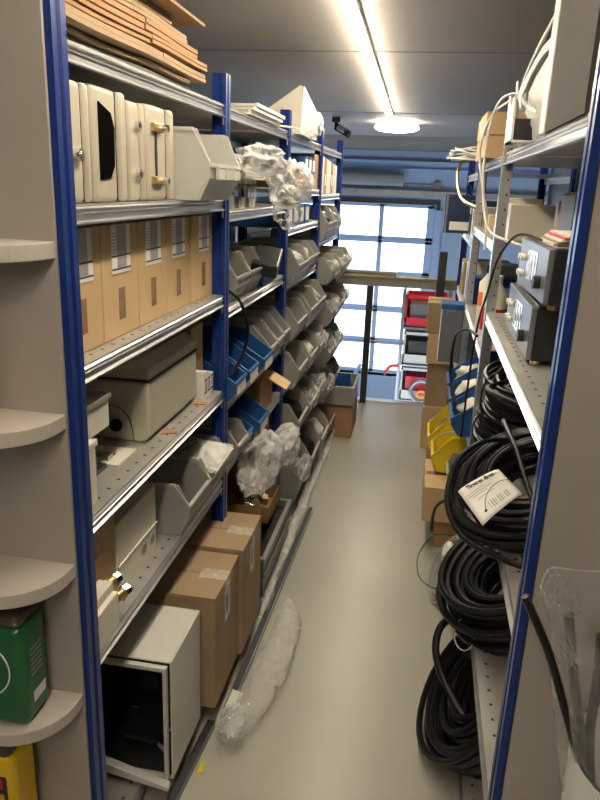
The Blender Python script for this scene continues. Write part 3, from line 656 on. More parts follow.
# floor shelf : black crate
t = thing('black_crate', 'dark grey stacking crate with pale rim behind the large cartons', 'crate', (-.68, 2.75, .0755))
b = MB(); h = .17; X, Y = .145, .28
b.box(-X, -Y, 0, X, Y, .01)
for s in (-1, 1): b.box(-X, s*Y, 0, X, s*(Y-.006), h); b.box(s*X, -Y, 0, s*(X-.006), Y, h)
b.build('crate_body', M['bin'], t)
b = MB()
for s in (-1, 1): b.box(-X-.012, s*(Y+.012), h-.015, X+.012, s*(Y-.008), h+.004); b.box(s*(X+.012), -Y, h-.015, s*(X-.008), Y, h+.004); b.box(s*(X+.008), -Y, h*.5, s*X, Y, h*.55)
b.build('crate_rim', M['bin'], t, bevel=.002)
b = MB(); b.box(-X+.007, -Y+.007, .011, X-.007, Y-.007, h-.03); b.build('crate_contents', M['black'], t)
# long rail, plastic tube on floor
b = MB(); b.hex([(-.585, 1.42, 0), (-.560, 1.42, 0), (-.535, 1.80, 0), (-.560, 1.80, 0), (-.585, 1.42, .03), (-.560, 1.42, .03), (-.535, 1.80, .03), (-.560, 1.80, .03)])
tag(b.build('metal_strip', M['alu'], None, bevel=.002), 'short dark metal strip on the floor in front of the open grey cabinet', 'metal strip')
t = thing('long_metal_profile', 'long dark metal profile lying along the foot of the left rack', 'metal profile', (0,0,0))
b = MB(); p0 = Vector((-.512, 1.82, .0)); p1 = Vector((-.485, 3.42, 0))
for (x0, x1, z0, z1) in ((-.012, .012, .0, .006), (-.012, -.006, .006, .03), (.006, .012, .006, .03), (-.012, .012, .03, .034)):
    b.hex([p0+Vector((x0,0,z0)), p0+Vector((x1,0,z0)), p1+Vector((x1,0,z0)), p1+Vector((x0,0,z0)), p0+Vector((x0,0,z1)), p0+Vector((x1,0,z1)), p1+Vector((x1,0,z1)), p1+Vector((x0,0,z1))])
b.build('profile_body', M['alu'], t, bevel=.001)
b = MB(); b.hex([p0+Vector((.012,0,.028)), p0+Vector((.0135,0,.028)), p1+Vector((.0135,0,.028)), p1+Vector((.012,0,.028)), p0+Vector((.012,0,.034)), p0+Vector((.0135,0,.034)), p1+Vector((.0135,0,.034)), p1+Vector((.012,0,.034))]); b.build('profile_edge', M['galv'], t)
b = MB(); random.seed(2)
pts = [(-.535+.006*math.sin(i*1.7), 2.42+i*.12, .035+.004*math.sin(i*2.3)) for i in range(20)]
b.tube(pts, [.024+.004*random.random() for _ in pts], 14)
tag(b.build('plastic_film_roll', M['bagd'], None, True), 'long roll of clear plastic film lying beside the dark metal profile', 'film roll')
def sheet_blob(name, label, pts, r, m, zs=.4, seed=1, cat='plastic film'):
    b = MB(); P = spline(pts, 8); b.tube(P, [r*(math.sin(PI*min(1, max(0, (i+.6)/(len(P))))))**.5*(1+.25*noise.noise(Vector((i*.9, seed, 0)))) for i in range(len(P))], 18)
    zmin = min(v[2] for v in b.v)
    vv = []
    for v in b.v:
        q = Vector(v); n_ = noise.noise(q*22+Vector((seed, 0, 0))); vv.append((q.x+n_*.012, q.y+n_*.01, max(.001, (q.z)*zs+abs(n_)*.014)))
    b.v = vv; return tag(b.build(name, M[m], None, True), label, cat)
sheet_blob('plastic_film', 'crumpled clear plastic film lying on the floor beside the large cartons', [(-.49, 1.72, .035), (-.445, 1.86, .04), (-.415, 2.1, .045), (-.405, 2.35, .04), (-.435, 2.53, .03)], .062, 'bagd', .7, 3)
crumple('plastic_film', 'bunched clear film at the foot of the large carton', 'plastic film', (-.47, 1.78, .036), (.045, .07, .02), 21, 'bag', amp=.4)
b = MB(); b.add([(-.535, 1.605, .004), (-.515, 1.62, .002), (-.525, 1.66, .002), (-.530, 1.64, .022)], [(0,1,3),(1,2,3),(2,0,3),(0,2,1)])
tag(b.build('yellow_tag', M['tagy'], None), 'small yellow paper tag on the floor below the open cabinet', 'tag')
b = MB(); b.add([(-.52, 1.86, .036), (-.48, 1.88, .036), (-.475, 1.93, .04), (-.51, 1.92, .06)], [(0,1,3),(1,2,3),(2,0,3),(0,2,1)])
tag(b.build('paper_tag', M['paper'], None), 'small cream paper tag on the metal profile at the large carton', 'tag')

# ================================================================ LEFT RACK BAYS 3 and 4
def shelfrow(bay, z, ordinal, items, group, m='bin'):
    y = YL[bay]+.035
    for j, (w_, h, xf, cont, lipv) in enumerate(items):
        pos = ['nearest', 'second', 'third', 'fourth'][j]
        what = {'bags': 'of clear bags', 'paper': 'of papers', None: 'standing open', 'dark': 'of dark parts'}[cont]
        btw = ['', '', 'after the third left post', 'after the fourth left post'][bay]
        bin_thing('storage_bin', 'grey bin %s, %s on %s shelf %s' % (what, pos, ordinal, btw), .36, w_, h, m, (xf, y+w_/2, z+.0005), 0, 'grey storage bins', lab=False, lip=.54, cut=.32)
        if cont:
            nm = {'bags': 'plastic_bag', 'paper': 'paper_bundle', 'dark': 'parts_pouch'}[cont]
            lbn = {'bags': 'clear bag', 'paper': 'crumpled paper bundle', 'dark': 'dark pouch'}[cont]
            crumple(nm, '%s in %s bin, %s shelf %s' % (lbn, pos, ordinal, btw), 'bag' if cont != 'paper' else 'paper', (xf-.10, y+w_/2, z+.02), (.085, w_*.40, h*.36), y*7+z*3, {'bags': 'bag', 'paper': 'paper', 'dark': 'black'}[cont], amp=.45, sub=3)
            if cont == 'bags' and xf > -.57: crumple('plastic_bag', 'clear bag spilling from %s bin, %s shelf %s' % (pos, ordinal, btw), 'plastic bag', (xf-.005, y+w_*.5, z+h*.30), (.03, w_*.3, h*.28), y*3+z, 'bag', amp=.5, sub=3)
        y += w_+.02
shelfrow(2, 1.235, 'fourth-highest', [(.30, .17, -.59, 'bags', 0), (.24, .17, -.60, 'bags', 0), (.28, .15, -.62, None, 0)], '')
shelfrow(2, .95, 'fifth-highest', [(.30, .17, -.585, None, 0), (.26, .20, -.57, None, 0), (.28, .20, -.57, 'bags', 0)], '')
shelfrow(2, .70, 'sixth-highest', [(.28, .19, -.57, None, 0), (.28, .19, -.56, 'paper', 0), (.28, .19, -.55, 'bags', 0)], '')
shelfrow(2, .42, 'seventh-highest', [(.28, .20, -.56, 'dark', 0), (.28, .20, -.55, 'bags', 0), (.28, .20, -.55, 'bags', 0)], '')
shelfrow(2, .075, 'bottom', [(.30, .24, -.54, 'bags', 0), (.30, .24, -.53, 'dark', 0), (.30, .24, -.52, 'paper', 0)], '')
shelfrow(3, 1.37, 'third-highest', [(.34, .20, -.60, 'dark', 0), (.34, .20, -.60, 'bags', 0)], '')
shelfrow(3, 1.10, 'fourth-highest', [(.30, .17, -.56, 'bags', 0), (.30, .17, -.53, 'bags', 0), (.28, .17, -.54, 'bags', 0)], '')
shelfrow(3, .83, 'fifth-highest', [(.30, .18, -.55, 'bags', 0), (.30, .18, -.54, 'paper', 0), (.28, .18, -.55, 'bags', 0)], '')
shelfrow(3, .56, 'sixth-highest', [(.30, .19, -.55, 'bags', 0), (.30, .19, -.54, 'bags', 0)], '')
shelfrow(3, .31, 'seventh-highest', [(.30, .19, -.55, 'bags', 0), (.30, .19, -.54, 'dark', 0)], '')
shelfrow(3, .075, 'bottom', [(.30, .18, -.52, None, 0)], '')
def smallbox(label, x, y, z, d, w_, h, m, grp):
    t = thing('small_parts_box', label, 'box', (x, y, z), 0, grp)
    b = MB(); b.box(-d, -w_/2, 0, 0, w_/2, h); b.build('box_body', M[m], t, bevel=.001)
    b = MB(); b.box(0, -w_*.38, h*.15, .001, w_*.38, h*.85); b.build('label_card', M['label'], t)
for k in range(4):
    smallbox(['blue box with white front nearest the third post on the 1.5 metre shelf', 'blue box with white front second from the third post', 'blue box with white front third from the third post', 'blue box with white front farthest from the third post'][k].replace('on the 1.5 metre shelf', 'under the small boxes'), -.66, 3.46+k*.17, 1.5005, .3, .13, .10, 'bblue', 'blue boxes with white fronts, lower row')
for k in range(3):
    smallbox(['blue white-fronted box, left of the upper row near the fourth post', 'blue white-fronted box, middle of the upper row', 'blue white-fronted box, right end of the upper row'][k], -.655, 3.86+k*.12, 1.7595, .28, .10, .085, 'bblue', 'blue boxes with white fronts, upper row')
carton('low pale carton carrying the upper row of blue boxes', -1.0, -.66, 3.80, 4.18, 1.6805, 1.758, 'cardg', False)
carton('brown carton behind the fourth blue post on the second shelf', -1.0, -.665, 4.19, 4.33, 1.6805, 1.87, 'cardd', False)
cols = ['paper', 'label', 'cardd', 'paper', 'label', 'cardd', 'paper', 'label']
for k in range(8):
    t = thing('folder', ['pale upright folder', 'white upright folder', 'brown upright folder', 'pale narrow folder', 'white narrow folder', 'brown narrow folder', 'pale short folder', 'white short folder'][k]+' number from the fourth post'.replace('number', ['first', 'second', 'third', 'fourth', 'fifth', 'sixth', 'seventh', 'eighth'][k]), 'folder', (-.665, 4.44+k*.105, 1.6505), 0, 'upright folders on the second shelf')
    b = MB(); b.box(-.24, -.045, 0, 0, .045, .23-.006*k); b.build('folder_cover', M[cols[k]], t, bevel=.002)
    b = MB(); b.box(0, -.025, .05, .0008, .025, .12); b.build('spine_label', M['label'], t)
# end cartons
carton('brown carton on the floor at the end of the left rack carrying a grey crate', -.62, -.40, 4.66, 5.05, .0005, .235, 'cardd', True)
t = thing('grey_tray', 'grey plastic tray on the brown carton at the end of the left rack', 'tray', (-.515, 4.83, .2375))
b = MB(); X, Y, h = .115, .19, .14
b.box(-X, -Y, 0, X, Y, .006)
for s in (-1, 1): b.box(-X, s*Y, 0, X, s*(Y-.005), h); b.box(s*X, -Y+.005, 0, s*(X-.005), Y-.005, h)
b.build('tray_body', M['bin'], t)
b = MB()
for s in (-1, 1): b.box(-X-.006, s*(Y+.006), h-.012, X+.006, s*(Y-.006), h+.002); b.box(s*(X+.006), -Y, h-.012, s*(X-.006), Y, h+.002)
b.build('tray_rim', M['binrim'], t)
t = bin_thing('blue_storage_bin', 'small blue bin with cream label inside the grey tray', .16, .10, .17, 'bblue', (-.49, 4.70, .247), -PI/2, 'blue bins', lab=True, rim='bblue', lip=.45, cut=.8)

# ================================================================ RIGHT RACK : top
carton('lower brown carton of the pair on top of the galvanised rack', .195, .42, 3.02, 3.50, 1.8305, 1.915, 'card', True)
carton('upper brown carton of the pair on top of the galvanised rack', .192, .42, 3.01, 3.49, 1.9175, 2.00, 'card', True)
def wire(label, pts, r, m='wwire', n=10, cat='cable', name='cable_loop'):
    b = MB(); b.tube(spline(pts, n), r, 8); return tag(b.build(name, M[m], None, True), label, cat)
t = thing('large_grey_enclosure', 'grey-green shaped housing leaning on top of the right rack', 'enclosure', (.29, 2.2, 1.8305))
t.location = (.235, 0, 0)
b = MB(); b.prism([(1.76, 1.8305), (2.0, 1.8305), (2.03, 1.86), (2.25, 1.92), (2.34, 1.965), (2.33, 1.985), (2.10, 2.02), (1.92, 2.035), (1.76, 2.03)], .012, .26, 'x')
b.build('housing_body', M['bin'], t, bevel=.008, seg=3, smooth=True)
b = MB(); b.prism([(2.25, 1.925), (2.34, 1.968), (2.33, 1.99), (2.10, 2.025), (1.92, 2.04), (1.76, 2.035), (1.76, 2.01), (1.92, 2.015), (2.08, 2.0), (2.26, 1.965)], .0, .262, 'x'); b.build('housing_rim', M['bin'], t, bevel=.003)
t = thing('metal_cover', 'folded pale metal cover in front of the grey-green housing', 'cover', (.20, 2.06, 1.8305))
b = MB(); b.prism([(0, 0), (.14, 0), (.16, .05), (.10, .09), (.02, .12)], 0, .006, 'x'); b.build('cover_plate', M['cabgrey'], t)
b = MB(); b.box(0, .0, 0, .16, .14, .006); b.build('cover_base', M['cabgrey'], t)
b = MB(); b.prism([(.10, .091), (.14, .06), (.16, .10), (.15, .12), (.12, .11)], .0, .008, 'x'); b.prism([(.05, .112), (.08, .10), (.12, .16), (.105, .165)], .009, .013, 'x'); b.build('cover_fins', M['cabgrey'], t)
b = MB(); b.box(.007, .01, .007, .12, .12, .06); b.build('dark_insert', M['black'], t)
t = thing('tall_board', 'tall cream-edged grey board standing on top of the right rack', 'board', (.238, 1.56, 1.8305), 0)
b = MB(); b.box(.0, -.26, 0, .30, .16, .455); b.build('board_core', M['boardgrey'], t)
b = MB(); b.box(-.004, .16, 0, .30, .225, .455); b.build('board_edge', M['cream'], t, bevel=.002)
wire('thick white cable loop arching up over the right rack', [(.27, 2.45, 1.845), (.245, 2.5, 1.92), (.26, 2.35, 2.06), (.30, 2.1, 2.18), (.33, 1.95, 2.2)], .006)
wire('white cable curving down across the galvanised posts', [(.30, 2.45, 2.0), (.21, 2.6, 2.0), (.18, 2.66, 1.88), (.185, 2.66, 1.7), (.21, 2.55, 1.58), (.27, 2.4, 1.55), (.34, 2.2, 1.545), (.40, 2.0, 1.56)], .0045)
wire('second white cable hanging from the top of the galvanised post', [(.30, 2.5, 2.02), (.20, 2.72, 1.97), (.165, 2.75, 1.86), (.18, 2.72, 1.74), (.21, 2.7, 1.62), (.215, 2.68, 1.50)], .0045)
wire('white cable bow in front of the grey-green housing', [(.25, 2.25, 1.98), (.235, 2.15, 1.94), (.25, 2.0, 1.90), (.30, 1.95, 1.86)], .006)
for k in range(7):
    random.seed(30+k)
    pts = []
    R = .07+.06*random.random(); cx = .21+random.uniform(-.02, .02); cy = 3.75+random.uniform(-.05, .12)
    for a in range(13): pts.append((cx-.03+R*math.cos(a*PI/6), cy+R*2.0*math.sin(a*PI/6), 1.842+.007*k+(.004+.012*random.random())*(1+math.sin(a*PI/6+k*1.9))))
    b = MB(); b.tube(spline(pts, 3), .0045, 6)
    tag(b.build('coiled_wire', M['wwire'], None, True), 'loop %s of the flat white wire coil at the far top right' % ['lowest', 'second lowest', 'third lowest', 'middle', 'third highest', 'second highest', 'highest'][k], 'wire', 'white wire loops on the right rack')
wire('thick tan cable hanging from the white wire coil past the post', [(.16, 3.9, 1.85), (.13, 3.8, 1.80), (.135, 3.7, 1.72), (.16, 3.6, 1.66), (.22, 3.5, 1.63)], .008, 'brass')
# shelf 1.53 bay 2
carton('small cream carton with red print on the upper right shelf', .30, .46, 2.78, 2.95, 1.5305, 1.66, 'cream', False, True, -1)
carton('cream carton behind the galvanised post on the upper right shelf', .29, .45, 3.05, 3.22, 1.5305, 1.68, 'cream', False, True, -1)
carton('brown carton with orange stripe, lower on the upper right shelf', .27, .45, 3.3, 3.55, 1.5305, 1.60, 'card', True)
carton('brown carton behind the black case on the right', .42, .62, 2.26, 2.5, 1.2835, 1.68, 'cardd', False)
t = thing('black_case', 'dark grey square case standing behind the stacked instruments', 'case', (.50, 2.12, 1.2835))
b = MB(); b.box(-.12, -.1, 0, .14, .1, .42); b.build('case_body', M['dark'], t, bevel=.004)
b = MB(); b.box(-.11, -.09, .42, .10, .09, .426); b.build('case_lid', M['paper'], t, bevel=.001)
# instruments
def instrument(label, y0, y1, x0, z0, h, rz):
    t = thing('bench_instrument', label, 'instrument', (x0, (y0+y1)/2, z0), rz); Y = (y1-y0)/2
    b = MB(); b.box(.012, -Y, .012, .30, Y, h); b.build('instrument_case', M['black'], t, bevel=.006)
    b = MB(); b.box(0, -Y+.002, .014, .014, Y-.002, h-.002); b.build('front_panel', M['silver'], t, bevel=.003)
    b = MB(); b.box(-.001, -Y*.35, h*.30, .0, Y*.35, h*.85); sc = b.build('display', M['screen'], t)
    b = MB()
    for k in range(3): b.box(-.0016, -Y*.25+k*Y*.2, h*.35, -.001, -Y*.25+k*Y*.2+.018, h*.8)
    b.build('display_bars', M['label'], sc)
    for k in range(2):
        for q in range(2):
            b = MB(); b.cyl((0, Y*(.55+.2*k), h*(.35+.3*q)), (-.012, Y*(.55+.2*k), h*(.35+.3*q)), .009, 16); b.build('knob', M['white'], t, True)
    b = MB(); b.cyl((0, -Y*.65, h*.4), (-.016, -Y*.65, h*.4), .016, 20); b.build('dial', M['black'], t, True)
    for (xx, yy) in ((.03, -Y+.03), (.03, Y-.03), (.27, -Y+.03), (.27, Y-.03)):
        b = MB(); b.cyl((xx, yy, 0), (xx, yy, .013), .014, 14); b.build('foot', M['brass'], t, True)
    b = MB(); b.cyl((.12, -Y-.018, h*.72), (.12, -Y, h*.72), .022, 18); b.cyl((.12, -Y-.02, h*.72), (.12, -Y-.03, h*.72), .03, 18); b.build('side_knob', M['dark'], t, True)
    b = MB(); b.box(.015, -Y+.01, h, .28, Y-.01, h+.002); b.build('top_cover', M['bin'], t)
    return t
instrument('lower bench instrument with bright display standing on the right shelf', 1.80, 2.30, .275, 1.2835, .15, 0)
instrument('upper bench instrument stacked on the other one, knobs facing the aisle', 1.72, 2.16, .280, 1.4365, .145, .02)
for k in range(5):
    b = MB(); b.box(.30+.006*k, 1.78-.012*k, 1.5845+k*.0055, .52, 2.0, 1.5895+k*.0055)
    tag(b.build('booklet', M[['paper', 'cardg', 'label', 'red', 'paper'][k]], None), ['cream booklet at the bottom of the pile on the upper instrument', 'tan booklet second from the bottom on the upper instrument', 'white booklet in the middle of the pile on the upper instrument', 'red booklet second from the top on the upper instrument', 'cream booklet topmost on the upper instrument'][k], 'booklet', 'booklets on the upper instrument')
wire('thin black cord looping from the instruments down the galvanised post', [(.30, 1.95, 1.585), (.26, 2.15, 1.585), (.235, 2.35, 1.50), (.225, 2.5, 1.36), (.215, 2.60, 1.24), (.205, 2.60, 1.05), (.20, 2.60, .80)], .004, 'rubber')
wire('black cord bowing out in front of the middle right shelf', [(.215, 2.58, 1.20), (.19, 2.75, 1.19), (.16, 2.95, 1.12), (.155, 3.0, .98), (.17, 2.95, .88), (.22, 2.85, .80)], .006, 'rubber')
# shelf 1.13 bay 2 (cream/red bottles)
t = thing('white_bottle', 'cream bottle with a red label between the galvanised posts', 'bottle', (.30, 2.95, 1.1305))
b = MB(); b.tube([(0,0,0),(0,0,.18),(0,0,.21),(0,0,.22)], [.05,.05,.025,.022], 20); b.build('bottle_body', M['cream'], t, True)
b = MB(); b.cyl((0,0,.03), (0,0,.12), .0508, 20); b.build('red_label', M['red'], t, True)
b = MB(); b.cyl((0,0,.22), (0,0,.25), .024, 14); b.build('bottle_cap', M['white'], t, True)
t = thing('white_bottle', 'cream bottle with an orange label behind the red-labelled bottle', 'bottle', (.29, 3.12, 1.1305))
b = MB(); b.tube([(0,0,0),(0,0,.20),(0,0,.23),(0,0,.24)], [.045,.045,.02,.02], 20); b.build('bottle_body', M['cream'], t, True)
b = MB(); b.cyl((0,0,.10), (0,0,.16), .0458, 20); b.build('orange_label', M['orange'], t, True)
b = MB(); b.cyl((0,0,.24), (0,0,.27), .022, 14); b.build('bottle_cap', M['black'], t, True)
carton('pale blue box on the middle right shelf near the far galvanised post', .28, .45, 3.3, 3.5, 1.1305, 1.26, 'bblue', False, True, -1)
# shelf .75 blue bins with papers facing the aisle
for k in range(3):
    bin_thing('blue_storage_bin', ['blue bin with papers nearest on the right between the galvanised posts', 'blue bin with papers in the middle between the galvanised posts', 'blue bin with papers by the far galvanised post'][k], .34, .22, .16, 'bblue', (.165, 2.86+k*.27, .7505), PI, 'blue bins on the right rack', lab=False, rim='bblue', lip=.45, cut=.8)
    crumple('paper_bundle', ['crumpled paper in the nearest right-hand blue bin', 'crumpled paper in the middle right-hand blue bin', 'crumpled paper in the far right-hand blue bin'][k], 'paper', (.29, 2.86+k*.27, .765), (.09, .085, .06), 40+k, 'paper', amp=.4, sub=3)
# yellow bins
bin_thing('yellow_storage_bin', 'nearer yellow open-front bin on the right low shelf', .32, .22, .19, 'yellow', (.125, 3.45, .3455), PI, 'yellow bins', lab=False, rim='yellow', lip=.45, cut=.5)
bin_thing('yellow_storage_bin', 'farther yellow open-front bin on the right low shelf', .32, .24, .21, 'yellow', (.105, 3.71, .3455), PI, 'yellow bins', lab=False, rim='yellow', lip=.45, cut=.5)
bin_thing('storage_bin', 'grey bin tucked in beside the nearer yellow bin', .28, .16, .12, 'bin', (.20, 3.24, .3455), PI, 'grey storage bins', lab=False)
bin_thing('storage_bin', 'grey bin placed inside the farther yellow bin', .22, .17, .14, 'bin', (.155, 3.71, .3515), PI, 'grey storage bins', lab=False)
wire('grey twisted wire ends poking out over the yellow bin', [(.30, 3.18, .62), (.22, 3.24, .60), (.16, 3.3, .56), (.13, 3.32, .50)], .004, 'foil')
# floor cartons
carton('upper brown carton with a white label on the floor at the right', .10, .40, 3.17, 3.55, .1535, .330, 'card', True, True, -1)
carton('lower small brown carton on the floor at the right', .17, .45, 3.20, 3.55, .0005, .150, 'cardd', False)
# coils
def coil(name, label, loc, rot, R, r, turns, sr, sz, seed, m='rubber', strap=True, group='black cable coils', seg=7, cat='cable coil', ecc=1.0):
    random.seed(seed); t = thing(name, label, cat, loc, 0, group, rot=rot); b = MB(); pts = []; n = 36
    nr = max(2, int(round(math.sqrt(turns*sr/max(sz, .01)))))
    kr = []; kz = []; nl = math.ceil((turns+2)/nr)
    for i in range(turns+2):
        a_, c_ = i // nr, i % nr
        if a_ % 2: c_ = nr-1-c_
        kr.append((c_/(nr-1)*2-1)+random.uniform(-.14, .14)); kz.append(((a_/max(1, nl-1))*2-1)*.95+random.uniform(-.12, .12))
    loose = [random.uniform(-.018, .018) for _ in range(turns+2)]; lz = [random.uniform(-.006, .006) for _ in range(turns+2)]
    for i in range(turns*n):
        u = i/n; k = int(u); f_ = max(0, min(1, (u-k-.75)*4)); f_ = f_*f_*(3-2*f_)
        L = lambda q: q[k]*(1-f_)+q[k+1]*f_
        a = 2*PI*u; rr = R*(1+.03*math.sin(2*a+seed))+sr*L(kr)+L(loose)*math.sin(a+seed)
        pts.append((rr*math.cos(a)*ecc, rr*math.sin(a), sz*L(kz)+L(lz)*math.sin(2*a+k)))
    b.tube(pts, r, seg); b.build('cable', M[m], t, True)
    if strap:
        for a in (.9, 3.4):
            b = MB(); c_ = Vector((R*math.cos(a)*ecc, R*math.sin(a), 0)); e = Vector((math.cos(a), math.sin(a), 0)); tt = Vector((-math.sin(a), math.cos(a), 0))
            ringp = [c_+e*(sr+.018+r)*math.cos(q*PI/8)+Vector((0,0,1))*(sz*1.1+.008+r)*math.sin(q*PI/8) for q in range(16)]
            b.tube(ringp, .003, 6, True); b.build('tie', M['black'], t, True)
    return t
R_ = math.radians
coil('cable_coil', 'black cable coil lying at the back of the middle right shelf', (.40, 2.25, .955), (0, R_(8), 0), .15, .008, 18, .03, .045, 3)
coil('cable_coil', 'black cable coil stacked on the rear coil under the instruments', (.40, 2.20, 1.10), (R_(6), R_(-6), 0), .14, .008, 22, .03, .07, 4)
cl = coil('cable_coil', 'black cable coil with a white paper tag on the middle right shelf', (.325, 1.72, 1.000), (R_(14), R_(-24), 0), .155, .0085, 34, .05, .06, 5)
# tag on coil (world placed)
def facing_card(name, label, pts, m='label'):
    pass
t = thing('paper_tag', 'white paper tag with black print and barcode tied to the cable coil', 'paper tag', (0,0,0))
P00, P10, P11, P01 = Vector((.122, 1.50, 1.050)), Vector((.212, 1.56, 1.090)), Vector((.262, 1.50, 1.060)), Vector((.176, 1.42, 1.010))
def S(u, v, o=0):
    p = P00*(1-u)*(1-v)+P10*u*(1-v)+P11*u*v+P01*(1-u)*v
    nn = (P10-P00).cross(P01-P00).normalized(); nn = nn if nn.z > 0 else -nn
    return p+nn*(.009*math.sin(PI*min(1, max(0, u)))**.5+o) if 0 < u < 1 else p+nn*o
b = MB(); n = 10
vs = [S(i/n, j/n) for j in range(n+1) for i in range(n+1)]; b.add(vs, [(j*(n+1)+i, j*(n+1)+i+1, (j+1)*(n+1)+i+1, (j+1)*(n+1)+i) for j in range(n) for i in range(n)])
o = b.build('tag_sheet', M['label'], t, True); so = o.modifiers.new('s', 'SOLIDIFY'); so.thickness = .0006; so.offset = 0
def spatch(b, u0, u1, v0, v1, o=.0012, k=4):
    vs = [S(u0+(u1-u0)*i/k, v, o) for v in (v0, v1) for i in range(k+1)]
    b.add(vs, [(i, i+1, k+2+i, k+1+i) for i in range(k)])
b = MB()
for i in range(9): spatch(b, .32+.055*i, .32+.055*i+(.03 if i % 3 else .015), .66, .86, k=1)
b.build('barcode', M['greyink'], t)
b = MB()
for (u0, u1, v) in ((.08, .5, .24), (.08, .62, .30), (.15, .5, .36), (.2, .6, .46), (.7, .9, .08), (.72, .92, .12)): spatch(b, u0, u1, v, v+.018)
b.build('tag_print', M['greyink'], t)
uu = (P10-P00).normalized(); nn_ = (P10-P00).cross(P01-P00).normalized(); nn_ = nn_ if nn_.z > 0 else -nn_; vv_ = nn_.cross(uu)
tx = text('tag_lettering', 'Thamasc dkatz', .0125, M['ink'], t, (0,0,0), (0,0,0), .0006)
cen = S(.44, .15, 0)+nn_*.0095
tx.matrix_world = Matrix(((uu.x, vv_.x, nn_.x, cen.x), (uu.y, vv_.y, nn_.y, cen.y), (uu.z, vv_.z, nn_.z, cen.z), (0,0,0,1)))
b = MB()
ctr = [S(.20+.035*math.cos(q*PI/6), .80+.035*math.sin(q*PI/6), .0015) for q in range(12)]; b.add(ctr, [tuple(range(12))]); b.build('tag_hole', M['ink'], t)
b = MB(); b.tube(spline([S(.20, .80, .002), S(.30, .60, .006), S(.52, .45, .008), S(.8, .42, .008), S(1.0, .52, .008)]), .0009, 6); b.build('tag_string', M['ink'], t)
wire('black cable bowing out below the paper tag', [(.27, 1.80, 1.08), (.19, 1.74, 1.09), (.125, 1.66, 1.06), (.105, 1.58, .99), (.14, 1.52, .935), (.22, 1.48, .91), (.30, 1.45, .90)], .0065, 'rubber')
wire('black cable crossing in front of the upper part of the tagged coil', [(.24, 1.78, 1.14), (.235, 1.70, 1.15), (.25, 1.60, 1.13), (.275, 1.52, 1.07), (.30, 1.47, 1.02)], .0065, 'rubber')
wire('black cable loop hanging over the shelf edge above the tagged coil', [(.30, 2.2, 1.14), (.22, 2.05, 1.15), (.235, 1.85, 1.18), (.30, 1.72, 1.19)], .008, 'rubber')
coil('cable_coil', 'large black cable coil hanging out of the second lowest right shelf', (.355, 1.97, .58), (R_(10), R_(-28), 0), .158, .0105, 36, .058, .070, 7, strap=False)
b = MB(); pts = [Vector((.215+.03*math.cos(a*PI/8), 1.84+.03*math.sin(a*PI/8), .45+.035*math.sin(a*PI/8))) for a in range(16)]
b.tube(pts, .002, 6, True); tag(b.build('white_cable_tie', M['wwire'], None, True), 'white tie around the large black coil near the shelf edge', 'cable tie')
coil('cable_coil', 'black cable coil leaning on the floor under the right rack', (.300, 1.87, .225), (R_(8), R_(-58), 0), .160, .0105, 36, .056, .070, 8, strap=False)
wire('thick black hose end curling out above the floor coil', [(.21, 2.05, .36), (.175, 2.02, .37), (.15, 1.98, .35), (.145, 1.94, .31), (.165, 1.90, .26), (.21, 1.84, .21), (.28, 1.76, .16)], .0125, 'rubber')
coil('wire_coil', 'grey wire coil behind the large black coil on the right', (.225, 2.75, .14), (R_(10), R_(-65), 0), .14, .005, 9, .018, .025, 9, 'foil', False, 'grey wire coils', 6)
wire('green and yellow earth wire bowing out into the aisle', [(.22, 2.7, .33), (.14, 2.66, .34), (.085, 2.6, .28), (.09, 2.5, .24), (.14, 2.46, .22), (.20, 2.44, .23)], .003, 'green')
crumple('white_pouch', 'small white pouch between the grey wires and the black coil', 'pouch', (.19, 2.42, .33), (.025, .04, .05), 51, 'label')
wire('thin black cable arching out above the green wire', [(.25, 2.55, .50), (.18, 2.6, .53), (.13, 2.58, .50), (.12, 2.5, .44)], .006, 'rubber')
# far right
def binder(label, x0, x1, y0, y1, z0, z1):
    t = thing('binder_box', label, 'binder', ((x0+x1)/2, (y0+y1)/2, z0)); X, Y, H = (x1-x0)/2, (y1-y0)/2, z1-z0
    b = MB(); b.box(-X, -Y, 0, X, Y, H); b.build('binder_cover', M['navy'], t, bevel=.003)
    b = MB(); b.box(-X*.7, -Y-.001, H*.08, X*.8, -Y, H*.30); b.build('spine_label', M['label'], t)
    b = MB(); b.box(-X*.95, -Y-.0008, 0, -X*.85, -Y, H); b.build('spine_line', M['silver'], t)
binder('dark blue binder sticking out of the far right rack near the top', .10, .34, 4.55, 4.62, 1.4505, 1.68)
t = thing('blue_grey_case', 'blue-grey plastic case hanging out of the far right rack', 'case', (.245, 4.02, .7705))
b = MB(); b.box(-.12, -.07, 0, .1, .07, .30); b.build('case_body', M['silver'], t, bevel=.006)
b = MB(); b.box(-.125, -.075, .30, .1, .075, .33); b.build('case_lid', M['bblue'], t, bevel=.004)
carton('upper brown carton in the tall pile at the far right', .055, .235, 4.62, 4.9, .80, 1.0, 'cardg', True)
carton('second brown carton from the top in the tall pile at the far right', .075, .235, 4.60, 4.9, .60, .797, 'card', True)
carton('third brown carton from the top in the tall pile at the far right', .09, .235, 4.63, 4.9, .30, .597, 'cardg', True)
carton('lowest brown carton in the tall pile at the far right', .085, .235, 4.60, 4.9, .0005, .297, 'card', True)
for k in range(4):
    b = MB(); b.box(0, -.014, 0, .11, .014, .34-.02*k)
    o = tag(b.build('board_panel', M[['cardg', 'cream', 'cardd', 'cardg'][k]], None, bevel=.001), ['tan board nearest in the row leaning by the far right rack', 'cream board second in the row leaning by the far right rack', 'brown board third in the row leaning by the far right rack', 'tan board farthest in the row leaning by the far right rack'][k], 'board', 'boards by the far right rack'); o.location = (.125, 4.2+k*.06, .0005)
